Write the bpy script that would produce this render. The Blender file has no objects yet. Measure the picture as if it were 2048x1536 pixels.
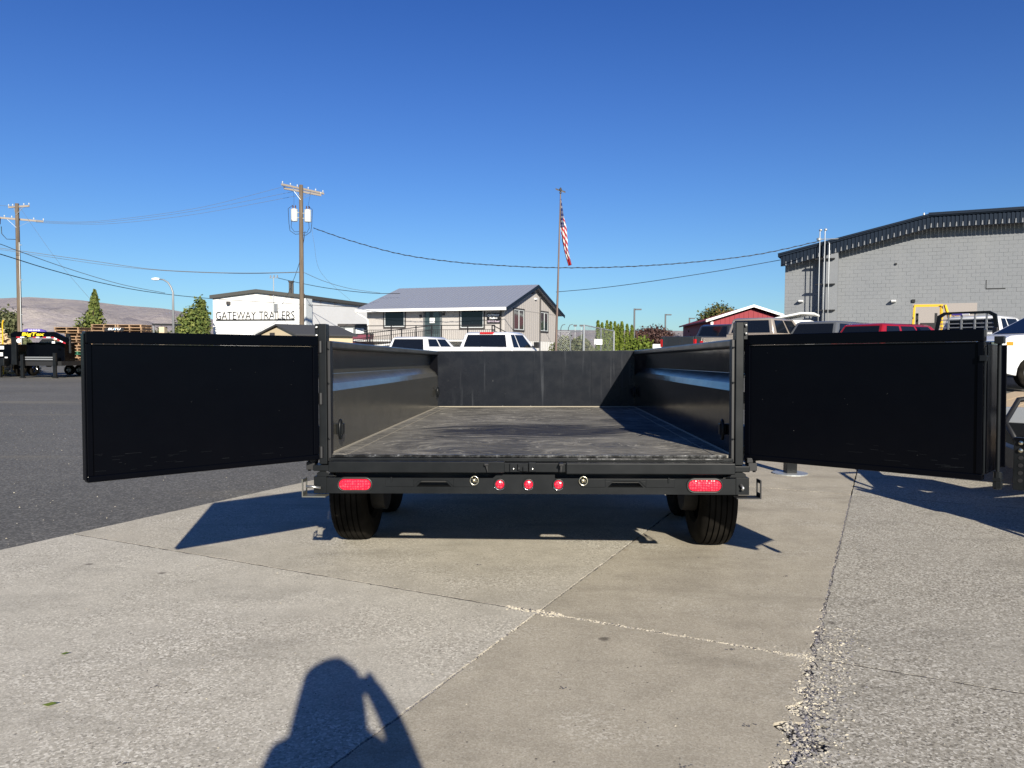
import bpy, bmesh, math, random
from mathutils import Vector, Matrix
R = math.radians; PI = math.pi
random.seed(7)
S = bpy.context.scene
COL = S.collection

# ---------------------------------------------------------------- camera
FPX = 1538.0; CH = 1.3
PITCH = math.atan((768-700)/FPX); ROLL = 0.006
cd = bpy.data.cameras.new('camera'); cam = bpy.data.objects.new('camera', cd); COL.objects.link(cam)
cd.sensor_width = 36; cd.lens = FPX/2048*36; cd.clip_start = 0.02; cd.clip_end = 30000
_F = Vector((0, math.cos(PITCH), -math.sin(PITCH))); _U = Vector((0, math.sin(PITCH), math.cos(PITCH))); _R = Vector((1, 0, 0))
RV = _R*math.cos(ROLL)+_U*math.sin(ROLL); UV = -_R*math.sin(ROLL)+_U*math.cos(ROLL)
cam.matrix_world = Matrix.Translation((0, 0, CH)) @ Matrix((RV, UV, -_F)).transposed().to_4x4()
S.camera = cam
def at(px, py, D):
    d = _F+RV*((px-1024)/FPX)+UV*((768-py)/FPX)
    return Vector((0, 0, CH))+d*(D/d.y)

# ---------------------------------------------------------------- sky, sun, exposure
SUN_EL = 23.0; SUN_AZ = 12.2
sdir = Vector((math.sin(R(SUN_AZ))*math.cos(R(SUN_EL)), -math.cos(R(SUN_AZ))*math.cos(R(SUN_EL)), math.sin(R(SUN_EL))))
W = bpy.data.worlds.new('World'); S.world = W; W.use_nodes = True
nt = W.node_tree; bg = nt.nodes['Background']
sky = nt.nodes.new('ShaderNodeTexSky'); sky.sky_type = 'NISHITA'; sky.sun_disc = False
sky.sun_elevation = R(SUN_EL); sky.sun_rotation = R(180-SUN_AZ); sky.altitude = 300
sky.air_density = 1.0; sky.dust_density = 0.25; sky.ozone_density = 3.0
hs = nt.nodes.new('ShaderNodeHueSaturation'); hs.inputs['Saturation'].default_value = 1.15
hs.inputs['Saturation'].default_value = 1.0
tc = nt.nodes.new('ShaderNodeTexCoord'); sp_ = nt.nodes.new('ShaderNodeSeparateXYZ'); cr_ = nt.nodes.new('ShaderNodeValToRGB'); mx = nt.nodes.new('ShaderNodeMix')
mx.data_type = 'RGBA'; mx.blend_type = 'MULTIPLY'; mx.inputs[0].default_value = 1.0; mx.clamp_result = False
e_ = cr_.color_ramp.elements; e_[0].position = 0.0; e_[0].color = (0.56, 0.80, 1.0, 1); e_[1].position = 1.0; e_[1].color = (0.21, 0.37, 0.70, 1)
for p_, c_ in ((0.10, (0.52, 0.76, 1.04, 1)), (0.20, (0.43, 0.68, 1.06, 1)), (0.30, (0.36, 0.60, 1.05, 1)), (0.42, (0.27, 0.51, 1.01, 1))):
    q_ = e_.new(p_); q_.color = c_
nt.links.new(tc.outputs['Generated'], sp_.inputs[0]); nt.links.new(sp_.outputs['Z'], cr_.inputs[0])
nt.links.new(sky.outputs[0], hs.inputs['Color']); nt.links.new(hs.outputs[0], mx.inputs[6]); nt.links.new(cr_.outputs[0], mx.inputs[7])
nt.links.new(mx.outputs[2], bg.inputs[0])
bg.inputs[1].default_value = 0.064
sl = bpy.data.lights.new('sun', 'SUN'); so = bpy.data.objects.new('sun', sl); COL.objects.link(so)
sl.energy = 5.0; sl.angle = R(0.5); sl.color = (1.0, 0.93, 0.80)
so.rotation_euler = sdir.to_track_quat('Z', 'Y').to_euler(); so.location = (30, -60, 60)
vs = S.view_settings; vs.view_transform = 'Standard'; vs.look = 'None'; vs.gamma = 1; vs.exposure = 0.72
vs.use_curve_mapping = False

# ---------------------------------------------------------------- materials
def mat(name, col, rough=0.6, metal=0.0, spec=0.5):
    m = bpy.data.materials.new(name); m.use_nodes = True
    b = m.node_tree.nodes['Principled BSDF']
    b.inputs['Base Color'].default_value = (*col, 1); b.inputs['Roughness'].default_value = rough
    b.inputs['Metallic'].default_value = metal; b.inputs['Specular IOR Level'].default_value = spec
    return m
def N(m, t, **kw):
    n = m.node_tree.nodes.new(t)
    for k, v in kw.items():
        if k in n.inputs: n.inputs[k].default_value = v
        else: setattr(n, k, v)
    return n
def L(m, a, b): m.node_tree.links.new(a, b)
def BS(m): return m.node_tree.nodes['Principled BSDF']
def coords(m, scale=(1, 1, 1), obj=False, rot=0):
    if obj: o = N(m, 'ShaderNodeTexCoord').outputs['Object']
    else: o = N(m, 'ShaderNodeNewGeometry').outputs['Position']
    mp = N(m, 'ShaderNodeMapping'); mp.inputs['Scale'].default_value = scale; mp.inputs['Rotation'].default_value = (0, 0, rot)
    L(m, o, mp.inputs[0]); return mp.outputs[0]
def noise(m, v, scale, detail=4, rough=0.55):
    n = N(m, 'ShaderNodeTexNoise'); n.inputs['Scale'].default_value = scale; n.inputs['Detail'].default_value = detail
    n.inputs['Roughness'].default_value = rough; L(m, v, n.inputs['Vector']); return n.outputs['Fac']
def ramp(m, v, stops):
    r = N(m, 'ShaderNodeValToRGB'); e = r.color_ramp.elements
    while len(e) < len(stops): e.new(0.5)
    for i, (p, c) in enumerate(stops):
        e[i].position = p; e[i].color = (*c, 1) if isinstance(c, tuple) else (c, c, c, 1)
    L(m, v, r.inputs[0]); return r.outputs[0]
def mixc(m, f, a, b, mode='MIX'):
    x = N(m, 'ShaderNodeMix'); x.data_type = 'RGBA'; x.blend_type = mode
    for s, v in ((0, f), (6, a), (7, b)):
        if isinstance(v, (int, float)): x.inputs[s].default_value = v
        elif isinstance(v, tuple): x.inputs[s].default_value = (*v, 1)
        else: L(m, v, x.inputs[s])
    return x.outputs[2]
def math_(m, op, a, b=0.0):
    x = N(m, 'ShaderNodeMath'); x.operation = op
    for s, v in ((0, a), (1, b)):
        if isinstance(v, (int, float)): x.inputs[s].default_value = v
        else: L(m, v, x.inputs[s])
    return x.outputs[0]
def bump(m, h, strength=0.3, dist=0.01):
    b = N(m, 'ShaderNodeBump'); b.inputs['Strength'].default_value = strength; b.inputs['Distance'].default_value = dist
    L(m, h, b.inputs['Height']); L(m, b.outputs[0], BS(m).inputs['Normal']); return b

def concrete(name, light, dark, coarse, rust=None, gain=1.0):
    m = mat(name, light, 0.9, spec=0.25)
    v = coords(m)
    big = noise(m, v, 0.55, 6, 0.6); mid = noise(m, v, 4.5, 6, 0.65); fine = noise(m, v, 130, 4, 0.8)
    c = mixc(m, ramp(m, big, [(0.3, 0.0), (0.7, 1.0)]), dark, light)
    c = mixc(m, ramp(m, mid, [(0.35, 0.0), (0.72, 0.75)]), c, tuple(x*1.2 for x in light))
    c = mixc(m, ramp(m, noise(m, coords(m, (1, 1, 1), rot=R(40)), 2.1, 7, 0.7), [(0.50, 0.0), (0.66, 0.30)]), c, tuple(x*0.62 for x in dark))
    c = mixc(m, 0.75, c, ramp(m, fine, [(0.3, 0.5), (0.48, 1.0), (0.70, 1.5)]), 'MULTIPLY')
    # aggregate: patches where the paste has worn away
    vo = N(m, 'ShaderNodeTexVoronoi'); vo.inputs['Scale'].default_value = 120; L(m, v, vo.inputs['Vector'])
    sc_ = N(m, 'ShaderNodeSeparateColor'); L(m, vo.outputs['Color'], sc_.inputs[0])
    cellc = ramp(m, sc_.outputs[0], [(0.0, (0.10, 0.09, 0.075)), (0.22, (0.34, 0.315, 0.26)), (0.70, (0.52, 0.49, 0.43)), (1.0, (0.95, 0.92, 0.83))])
    patch = ramp(m, noise(m, v, 1.1, 5, 0.65), [(0.62-coarse*0.42, 0.0), (0.80-coarse*0.30, 1.0)])
    c = mixc(m, math_(m, 'MULTIPLY', math_(m, 'ADD', math_(m, 'MULTIPLY', patch, 0.72), 0.20), 0.60+0.16*coarse), c, cellc)
    # pits and dark grit
    v2 = N(m, 'ShaderNodeTexVoronoi'); v2.inputs['Scale'].default_value = 22; L(m, v, v2.inputs['Vector'])
    pit = math_(m, 'MULTIPLY', ramp(m, v2.outputs['Distance'], [(0.04, 1.0), (0.13, 0.0)]),
                ramp(m, noise(m, v2.outputs['Position'], 9, 1), [(0.52, 0.0), (0.60, 1.0)]))
    c = mixc(m, pit, c, (0.09, 0.08, 0.07))
    v3 = N(m, 'ShaderNodeTexVoronoi'); v3.inputs['Scale'].default_value = 1.7
    dd = N(m, 'ShaderNodeVectorMath'); dd.operation = 'ADD'; nd = N(m, 'ShaderNodeTexNoise'); nd.inputs['Scale'].default_value = 22; L(m, v, nd.inputs['Vector'])
    ds = N(m, 'ShaderNodeVectorMath'); ds.operation = 'SCALE'; ds.inputs['Scale'].default_value = 0.035; L(m, nd.outputs['Color'], ds.inputs[0]); L(m, v, dd.inputs[0]); L(m, ds.outputs[0], dd.inputs[1]); L(m, dd.outputs[0], v3.inputs['Vector'])
    s3 = N(m, 'ShaderNodeSeparateColor'); L(m, v3.outputs['Color'], s3.inputs[0])
    oil = math_(m, 'MULTIPLY', ramp(m, v3.outputs['Distance'], [(0.02, 0.75), (0.055, 0.0)]), ramp(m, s3.outputs[0], [(0.45, 0.0), (0.55, 1.0)]))
    c = mixc(m, oil, c, (0.07, 0.06, 0.05))
    # stains
    st = ramp(m, noise(m, coords(m, (0.8, 2.2, 1), rot=R(20)), 1.3, 5, 0.6), [(0.54, 0.0), (0.74, 0.42)])
    c = mixc(m, st, c, tuple(x*0.55 for x in dark))
    if rust:
        dv = N(m, 'ShaderNodeVectorMath'); dv.operation = 'DISTANCE'; dv.inputs[1].default_value = rust
        dn = N(m, 'ShaderNodeMapping'); dn.inputs['Scale'].default_value = (1, 0.8, 1); L(m, v, dn.inputs[0]); L(m, dn.outputs[0], dv.inputs[0])
        rm = math_(m, 'MULTIPLY', ramp(m, math_(m, 'ADD', dv.outputs['Value'], math_(m, 'MULTIPLY', math_(m, 'SUBTRACT', noise(m, v, 14, 4), 0.5), 0.30)), [(0.02, 1.0), (0.16, 0.0)]), 0.75)
        c = mixc(m, rm, c, (0.13, 0.075, 0.04))
    c = mixc(m, 1.0, c, (gain, gain*0.985, gain*0.96), 'MULTIPLY')
    L(m, c, BS(m).inputs['Base Color'])
    h = math_(m, 'ADD', math_(m, 'MULTIPLY', fine, 0.5), math_(m, 'MULTIPLY', noise(m, v, 380, 2, 0.8), 0.3))
    h = math_(m, 'ADD', h, math_(m, 'MULTIPLY', sc_.outputs[1], math_(m, 'MULTIPLY', patch, 0.5)))
    h = math_(m, 'SUBTRACT', h, math_(m, 'MULTIPLY', pit, 0.8))
    bump(m, h, 0.6, 0.0035)
    return m
M = {}
M['conc_tan'] = concrete('concrete_tan', (0.40, 0.365, 0.295), (0.315, 0.282, 0.225), 0.22, (0.65, 5.14*0.8, 0), 0.96)
M['conc_grey'] = concrete('concrete_grey', (0.50, 0.475, 0.415), (0.43, 0.405, 0.35), 0.55, None, 0.97)
M['conc_mid'] = concrete('concrete_midtone', (0.45, 0.42, 0.355), (0.36, 0.335, 0.28), 0.45, None, 0.97)
M['conc_coarse'] = concrete('concrete_coarse', (0.46, 0.435, 0.375), (0.40, 0.375, 0.32), 1.0, None, 0.80)
m = mat('asphalt', (0.06, 0.06, 0.062), 0.85, spec=0.3); v = coords(m)
c = mixc(m, ramp(m, noise(m, v, 0.25, 5), [(0.35, 0.0), (0.7, 1.0)]), (0.107, 0.104, 0.097), (0.145, 0.140, 0.129))
vo = N(m, 'ShaderNodeTexVoronoi'); vo.inputs['Scale'].default_value = 70; L(m, v, vo.inputs['Vector'])
c = mixc(m, 0.8, c, ramp(m, vo.outputs['Color'], [(0.2, 0.6), (0.6, 0.95), (0.85, 1.8)]), 'MULTIPLY')
tan = ramp(m, noise(m, coords(m, (0.25, 1.4, 1), rot=R(-8)), 0.30, 6, 0.65), [(0.56, 0.0), (0.70, 0.6)])
c = mixc(m, tan, c, (0.23, 0.205, 0.155))
L(m, c, BS(m).inputs['Base Color'])
bump(m, noise(m, v, 120, 3), 0.2, 0.002); M['asphalt'] = m
M['joint'] = mat('joint_dirt', (0.045, 0.040, 0.034), 0.95)

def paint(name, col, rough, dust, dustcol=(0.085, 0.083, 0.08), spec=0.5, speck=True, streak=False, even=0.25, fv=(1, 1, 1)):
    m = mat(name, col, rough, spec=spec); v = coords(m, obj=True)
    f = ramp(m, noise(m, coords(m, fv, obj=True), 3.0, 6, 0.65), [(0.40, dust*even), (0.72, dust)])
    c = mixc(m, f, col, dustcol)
    if streak:
        s = ramp(m, noise(m, coords(m, (9, 9, 0.5), obj=True), 2.0, 3, 0.6), [(0.60, 0.0), (0.75, 0.4)])
        c = mixc(m, s, c, dustcol)
    if speck:
        v2 = N(m, 'ShaderNodeTexVoronoi'); v2.inputs['Scale'].default_value = 16; L(m, v, v2.inputs['Vector'])
        sp = math_(m, 'MULTIPLY', ramp(m, v2.outputs['Distance'], [(0.05, 1.0), (0.085, 0.0)]),
                   ramp(m, noise(m, v2.outputs['Position'], 5, 1), [(0.60, 0.0), (0.66, 1.0)]))
        c = mixc(m, math_(m, 'MULTIPLY', sp, 0.55), c, (0.25, 0.24, 0.23))
    L(m, c, BS(m).inputs['Base Color'])
    rr = math_(m, 'ADD', math_(m, 'MULTIPLY', noise(m, v, 9, 4), 0.18), rough-0.08); L(m, rr, BS(m).inputs['Roughness'])
    bump(m, noise(m, v, 3.5, 2), 0.10, 0.02)
    return m
M['black'] = paint('black_gloss_paint', (0.0010, 0.0013, 0.0026), 0.20, 0.006, (0.05, 0.05, 0.05), spec=0.08, speck=False, even=0.0)
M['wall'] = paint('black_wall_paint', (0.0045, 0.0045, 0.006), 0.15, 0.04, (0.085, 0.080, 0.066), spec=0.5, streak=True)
M['wall_lit'] = paint('lit_left_wall_paint', (0.010, 0.010, 0.009), 0.20, 0.55, (0.13, 0.124, 0.102), spec=0.6, streak=True, even=0.8, fv=(1.2, 1.2, 0.35))  # paler left wall copy: grazing sun and floor reflection put into the colour
M['front'] = paint('black_headboard_paint', (0.005, 0.0062, 0.010), 0.26, 0.014, (0.08, 0.085, 0.095), spec=0.25, streak=True)
M['dusty'] = paint('dusty_black_steel', (0.0035, 0.0045, 0.0055), 0.36, 0.16, (0.045, 0.048, 0.052), spec=0.22, even=0.15)
M['rail'] = paint('worn_black_rail', (0.012, 0.013, 0.014), 0.33, 0.6, (0.09, 0.09, 0.085), speck=False)
M['dark'] = mat('dark_steel', (0.008, 0.008, 0.009), 0.5)
M['pit'] = mat('black_frame_steel', (0.005, 0.005, 0.006), 0.6)
# bed floor: scuffed steel with wiped strokes
m = mat('scuffed_steel_floor', (0.1, 0.1, 0.1), 0.5, spec=0.1); v = coords(m, obj=True)
wv = N(m, 'ShaderNodeVectorMath'); wv.operation = 'ADD'
nz = N(m, 'ShaderNodeTexNoise'); nz.inputs['Scale'].default_value = 1.3; nz.inputs['Detail'].default_value = 3; L(m, v, nz.inputs['Vector'])
L(m, v, wv.inputs[0]); L(m, nz.outputs['Color'], wv.inputs[1])
mp = N(m, 'ShaderNodeMapping'); mp.inputs['Scale'].default_value = (0.9, 14.0, 1.0); L(m, wv.outputs[0], mp.inputs[0])
st = noise(m, mp.outputs[0], 4.0, 8, 0.7)
c = ramp(m, st, [(0.36, (0.062, 0.060, 0.058)), (0.47, (0.095, 0.092, 0.086)), (0.55, (0.125, 0.119, 0.108)), (0.66, (0.24, 0.228, 0.20))])
iso = noise(m, wv.outputs[0], 3.0, 9, 0.72)
c = mixc(m, 0.6, c, ramp(m, iso, [(0.35, 0.5), (0.5, 1.0), (0.65, 1.7)]), 'MULTIPLY')
fl_m = N(m, 'ShaderNodeMapping'); fl_m.inputs['Location'].default_value = (-0.05, -1.45, 0); L(m, v, fl_m.inputs[0])
fl_s = N(m, 'ShaderNodeMapping'); fl_s.inputs['Scale'].default_value = (1.0, 1.5, 0); L(m, fl_m.outputs[0], fl_s.inputs[0])
fl_l = N(m, 'ShaderNodeVectorMath'); fl_l.operation = 'LENGTH'; L(m, fl_s.outputs[0], fl_l.inputs[0])
smd = math_(m, 'ADD', fl_l.outputs['Value'], math_(m, 'MULTIPLY', math_(m, 'SUBTRACT', noise(m, mp.outputs[0], 1.1, 6, 0.6), 0.5), 2.2))
sm = math_(m, 'MAXIMUM', ramp(m, smd, [(0.66, 1.0), (0.80, 0.0)]), ramp(m, noise(m, wv.outputs[0], 1.1, 5, 0.6), [(0.60, 0.0), (0.66, 0.6)]))
for sc2, rt2 in ((1.6, 10), (2.6, -25), (1.1, 60)):
    m2 = N(m, 'ShaderNodeMapping'); m2.inputs['Scale'].default_value = (1.0, 4.0, 1); m2.inputs['Rotation'].default_value = (0, 0, R(rt2)); L(m, wv.outputs[0], m2.inputs[0])
    ln_ = math_(m, 'ABSOLUTE', math_(m, 'SUBTRACT', noise(m, m2.outputs[0], sc2, 3, 0.5), 0.5))
    c = mixc(m, math_(m, 'MULTIPLY', ramp(m, ln_, [(0.0, 0.75), (0.008, 0.0)]), ramp(m, noise(m, v, 2.3+sc2, 3), [(0.45, 0.0), (0.6, 1.0)])), c, (0.40, 0.38, 0.34))
c = mixc(m, 1.0, c, (1.4, 1.38, 1.32), 'MULTIPLY')
c = mixc(m, math_(m, 'MULTIPLY', sm, ramp(m, st, [(0.42, 1.0), (0.70, 0.5)])), c, (0.024, 0.025, 0.032))
L(m, c, BS(m).inputs['Base Color'])
L(m, ramp(m, st, [(0.3, 0.50), (0.6, 0.88)]), BS(m).inputs['Roughness']); bump(m, st, 0.15, 0.01); M['floor'] = m
M['dustline'] = mat('dust_in_corner', (0.30, 0.27, 0.21), 0.9)
m = mat('worn_bright_edge', (0.30, 0.29, 0.27), 0.35, 0.85); L(m, ramp(m, noise(m, coords(m, obj=True), 14, 5, 0.8), [(0.45, 0.02), (0.60, 0.10), (0.74, 0.6)]), BS(m).inputs['Base Color']); M['worn'] = m
M['zinc'] = mat('zinc_plated_steel', (0.62, 0.58, 0.45), 0.28, 1.0)
M['steel'] = mat('bare_steel', (0.42, 0.42, 0.40), 0.35, 0.9)
M['galv'] = mat('galvanised_steel', (0.42, 0.44, 0.45), 0.45, 0.55)
M['bracket'] = mat('dull_zinc_bracket', (0.13, 0.13, 0.115), 0.5, 0.6)
M['rubber'] = mat('grommet_rubber', (0.012, 0.012, 0.012), 0.45)
m = mat('red_lens', (0.80, 0.015, 0.04), 0.18, spec=0.6); v = coords(m, obj=True)
vo = N(m, 'ShaderNodeTexVoronoi'); vo.inputs['Scale'].default_value = 75; vo.inputs['Randomness'].default_value = 0.35; L(m, v, vo.inputs['Vector'])
L(m, ramp(m, vo.outputs['Distance'], [(0.1, (0.95, 0.07, 0.10)), (0.5, (0.62, 0.005, 0.03))]), BS(m).inputs['Base Color'])
bump(m, vo.outputs['Distance'], 0.5, 0.004); M['red_lens'] = m
M['red_lens2'] = mat('red_car_lens', (0.45, 0.01, 0.012), 0.2)
m = mat('tyre_rubber', (0.020, 0.018, 0.016), 0.9, spec=0.08)
L(m, ramp(m, noise(m, coords(m, obj=True), 7, 5), [(0.35, (0.005, 0.0045, 0.004)), (0.75, (0.020, 0.0175, 0.014))]), BS(m).inputs['Base Color']); M['tyre'] = m
M['rim'] = mat('painted_rim', (0.35, 0.35, 0.36), 0.35, 0.6)
M['chrome'] = mat('chrome', (0.6, 0.6, 0.6), 0.12, 1.0)
def carpaint(name, col, metal=0.0, rough=0.25):
    m = mat(name, col, rough, metal); BS(m).inputs['Coat Weight'].default_value = 0.6; BS(m).inputs['Coat Roughness'].default_value = 0.05
    return m
M['p_white'] = carpaint('white_car_paint', (0.72, 0.73, 0.74)); M['p_beige'] = carpaint('beige_car_paint', (0.36, 0.31, 0.26), 0.3)
M['p_grey'] = carpaint('grey_car_paint', (0.16, 0.17, 0.18), 0.4); M['p_red'] = carpaint('red_car_paint', (0.32, 0.012, 0.022), 0.2)
M['p_dark'] = carpaint('dark_car_paint', (0.03, 0.035, 0.042), 0.2)
m = mat('tinted_glass', (0.006, 0.008, 0.012), 0.05, spec=0.45); M['glass'] = m
m = mat('clear_window_glass', (0.035, 0.05, 0.055), 0.06, spec=0.8); M['glass_green'] = m
M['white'] = mat('white_paint', (0.74, 0.74, 0.72), 0.6)
m = mat('white_stucco', (0.78, 0.77, 0.74), 0.85); v = coords(m, obj=True)
c = mixc(m, ramp(m, noise(m, coords(m, (0.6, 0.6, 2.0), obj=True), 0.7, 5), [(0.45, 0.0), (0.8, 0.35)]), (0.74, 0.74, 0.73), (0.60, 0.59, 0.56))
sx = N(m, 'ShaderNodeSeparateXYZ'); L(m, v, sx.inputs[0])
rz = math_(m, 'MULTIPLY', ramp(m, math_(m, 'DIVIDE', sx.outputs['Z'], 6.0), [(0.80, 0.0), (0.93, 1.0)]), ramp(m, noise(m, coords(m, (1.5, 1.5, 0.8), obj=True), 1.0, 4, 0.7), [(0.55, 0.0), (0.68, 0.9)]))
c = mixc(m, rz, c, (0.42, 0.20, 0.05)); L(m, c, BS(m).inputs['Base Color']); M['stucco'] = m
m = mat('grey_block_paint', (0.30, 0.315, 0.335), 0.8); oi = N(m, 'ShaderNodeObjectInfo')
c = mixc(m, noise(m, coords(m), 3.1, 4), (0.160, 0.170, 0.183), (0.190, 0.200, 0.212)); c = mixc(m, ramp(m, noise(m, coords(m, (0.35, 0.35, 0.12)), 1.2, 6, 0.7), [(0.45, 0.0), (0.7, 0.55)]), c, (0.215, 0.222, 0.228)); L(m, c, BS(m).inputs['Base Color']); bump(m, noise(m, coords(m), 40, 3), 0.3, 0.01); M['block'] = m
m = mat('siding_taupe', (0.40, 0.37, 0.34), 0.8); c = mixc(m, noise(m, coords(m, (6, 6, 0.4)), 2.0, 4), (0.37, 0.345, 0.325), (0.42, 0.395, 0.375)); L(m, c, BS(m).inputs['Base Color']); M['siding'] = m
M['trim'] = mat('dark_brown_trim', (0.045, 0.04, 0.038), 0.6)
M['navy'] = mat('navy_fascia', (0.010, 0.017, 0.030), 0.6, spec=0.12); M['rooflav'] = mat('pale_metal_roof', (0.27, 0.29, 0.345), 0.42, 0.2)
M['door_g'] = mat('slate_green_door', (0.05, 0.075, 0.08), 0.4); M['roofdark'] = mat('dark_roof_edge', (0.06, 0.06, 0.055), 0.7)
M['shingle'] = mat('dark_shingle', (0.045, 0.047, 0.052), 0.85); M['beige'] = mat('beige_siding', (0.55, 0.45, 0.30), 0.8)
M['barn'] = mat('barn_red', (0.23, 0.018, 0.028), 0.7); M['greyw'] = mat('grey_wall', (0.12, 0.13, 0.135), 0.8)
M['tanpatch'] = mat('tan_patched_stucco', (0.30, 0.27, 0.25), 0.9)
M['pole'] = mat('weathered_pole_wood', (0.16, 0.125, 0.09), 0.9); v = coords(M['pole'], (12, 12, 0.6), obj=True)
L(M['pole'], ramp(M['pole'], noise(M['pole'], v, 2.0, 5), [(0.3, (0.07, 0.052, 0.038)), (0.7, (0.17, 0.13, 0.092))]), BS(M['pole']).inputs['Base Color'])
M['arm'] = mat('crossarm_wood', (0.30, 0.26, 0.22), 0.9); M['wire'] = mat('black_wire', (0.012, 0.012, 0.014), 0.6); M['wire_grey'] = mat('grey_wire', (0.13, 0.14, 0.15), 0.6)
M['tank'] = mat('pale_grey_tank', (0.55, 0.58, 0.58), 0.4); M['porcelain'] = mat('brown_insulator', (0.10, 0.05, 0.035), 0.3)
M['lamp'] = mat('aluminium_lamp_post', (0.24, 0.25, 0.26), 0.5, 0.4); M['ironrail'] = mat('black_iron_railing', (0.012, 0.012, 0.014), 0.5)
M['darkpost'] = mat('dark_bronze_post', (0.04, 0.045, 0.055), 0.5); M['flagpole'] = mat('brown_flagpole', (0.13, 0.09, 0.075), 0.5, 0.3)
M['f_red'] = mat('flag_red', (0.42, 0.02, 0.03), 0.8); M['f_white'] = mat('flag_white', (0.68, 0.68, 0.66), 0.8); M['f_blue'] = mat('flag_blue', (0.02, 0.03, 0.12), 0.8)
M['yellow'] = mat('machine_yellow', (0.68, 0.40, 0.015), 0.45); M['amber'] = mat('amber_lens', (0.75, 0.22, 0.02), 0.2); M['purple'] = mat('purple_decal', (0.09, 0.06, 0.30), 0.5)
M['yellowtxt'] = mat('yellow_lettering', (0.80, 0.62, 0.02), 0.5); M['tapered'] = mat('red_reflective_tape', (0.40, 0.015, 0.03), 0.4); M['whitetxt'] = mat('white_lettering', (0.75, 0.75, 0.75), 0.5)
M['blacktxt'] = mat('black_lettering', (0.012, 0.012, 0.012), 0.5); M['bluetxt'] = mat('blue_lettering', (0.05, 0.25, 0.55), 0.5); M['pink'] = mat('pale_lilac_lettering', (0.45, 0.38, 0.45), 0.6)
def woodmat(name, a, b):
    m = mat(name, a, 0.85); v = coords(m, (2, 2, 14), obj=True)
    oi = N(m, 'ShaderNodeObjectInfo'); g = N(m, 'ShaderNodeNewGeometry')
    f = math_(m, 'ADD', math_(m, 'MULTIPLY', noise(m, v, 2.5, 4), 0.3), math_(m, 'MULTIPLY', g.outputs['Random Per Island'], 0.45))
    f = math_(m, 'ADD', f, math_(m, 'MULTIPLY', oi.outputs['Random'], 0.3))
    L(m, ramp(m, f, [(0.15, a), (0.85, b)]), BS(m).inputs['Base Color']); return m
M['pallet'] = woodmat('pallet_wood', (0.11, 0.065, 0.04), (0.42, 0.27, 0.15)); M['plank'] = woodmat('fresh_plank_wood', (0.42, 0.30, 0.17), (0.58, 0.44, 0.27))
M['pallet_green'] = mat('green_painted_wood', (0.03, 0.16, 0.09), 0.8)
def leafmat(name, a, b, c3):
    m = mat(name, a, 0.7, spec=0.25); g = N(m, 'ShaderNodeNewGeometry')
    v = coords(m, obj=True)
    f = math_(m, 'ADD', math_(m, 'MULTIPLY', g.outputs['Random Per Island'], 0.6), math_(m, 'MULTIPLY', noise(m, v, 0.9, 3), 0.4))
    L(m, ramp(m, f, [(0.15, a), (0.5, b), (0.9, c3)]), BS(m).inputs['Base Color']); return m
M['lf_conifer'] = leafmat('conifer_foliage', (0.035, 0.055, 0.014), (0.085, 0.115, 0.025), (0.21, 0.22, 0.06))
M['lf_cedar'] = leafmat('arborvitae_foliage', (0.04, 0.065, 0.01), (0.10, 0.14, 0.018), (0.18, 0.21, 0.035))
M['lf_oak'] = leafmat('autumn_tree_foliage', (0.025, 0.04, 0.015), (0.06, 0.075, 0.02), (0.16, 0.10, 0.03))
M['lf_purple'] = leafmat('purple_leaf_foliage', (0.03, 0.016, 0.016), (0.06, 0.03, 0.028), (0.12, 0.07, 0.05))
M['lf_dull'] = leafmat('dull_green_foliage', (0.03, 0.045, 0.02), (0.08, 0.09, 0.04), (0.16, 0.16, 0.08))
M['bark'] = mat('bark', (0.09, 0.07, 0.05), 0.95)
m = mat('dry_grass_hills', (0.3, 0.26, 0.24), 0.95, spec=0.1); v = coords(m)
c = mixc(m, noise(m, coords(m, (1, 1, 3)), 0.0022, 8, 0.6), (0.24, 0.212, 0.228), (0.46, 0.415, 0.37)); c = mixc(m, ramp(m, noise(m, coords(m, (1, 0.5, 3)), 0.011, 9, 0.7), [(0.46, 0.0), (0.56, 0.7)]), c, (0.26, 0.235, 0.255)); L(m, c, BS(m).inputs['Base Color']); M['hill'] = m; bump(m, noise(m, coords(m, (1, 1, 2.5)), 0.012, 8, 0.7), 0.7, 25)
M['skin'] = mat('skin', (0.42, 0.25, 0.18), 0.6); M['cloth'] = mat('dark_jacket', (0.03, 0.035, 0.05), 0.9); M['hair'] = mat('brown_hair', (0.03, 0.018, 0.01), 0.7); M['phone'] = mat('black_phone', (0.01, 0.01, 0.012), 0.2)
M['jean'] = mat('blue_jeans', (0.035, 0.05, 0.10), 0.9)

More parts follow.
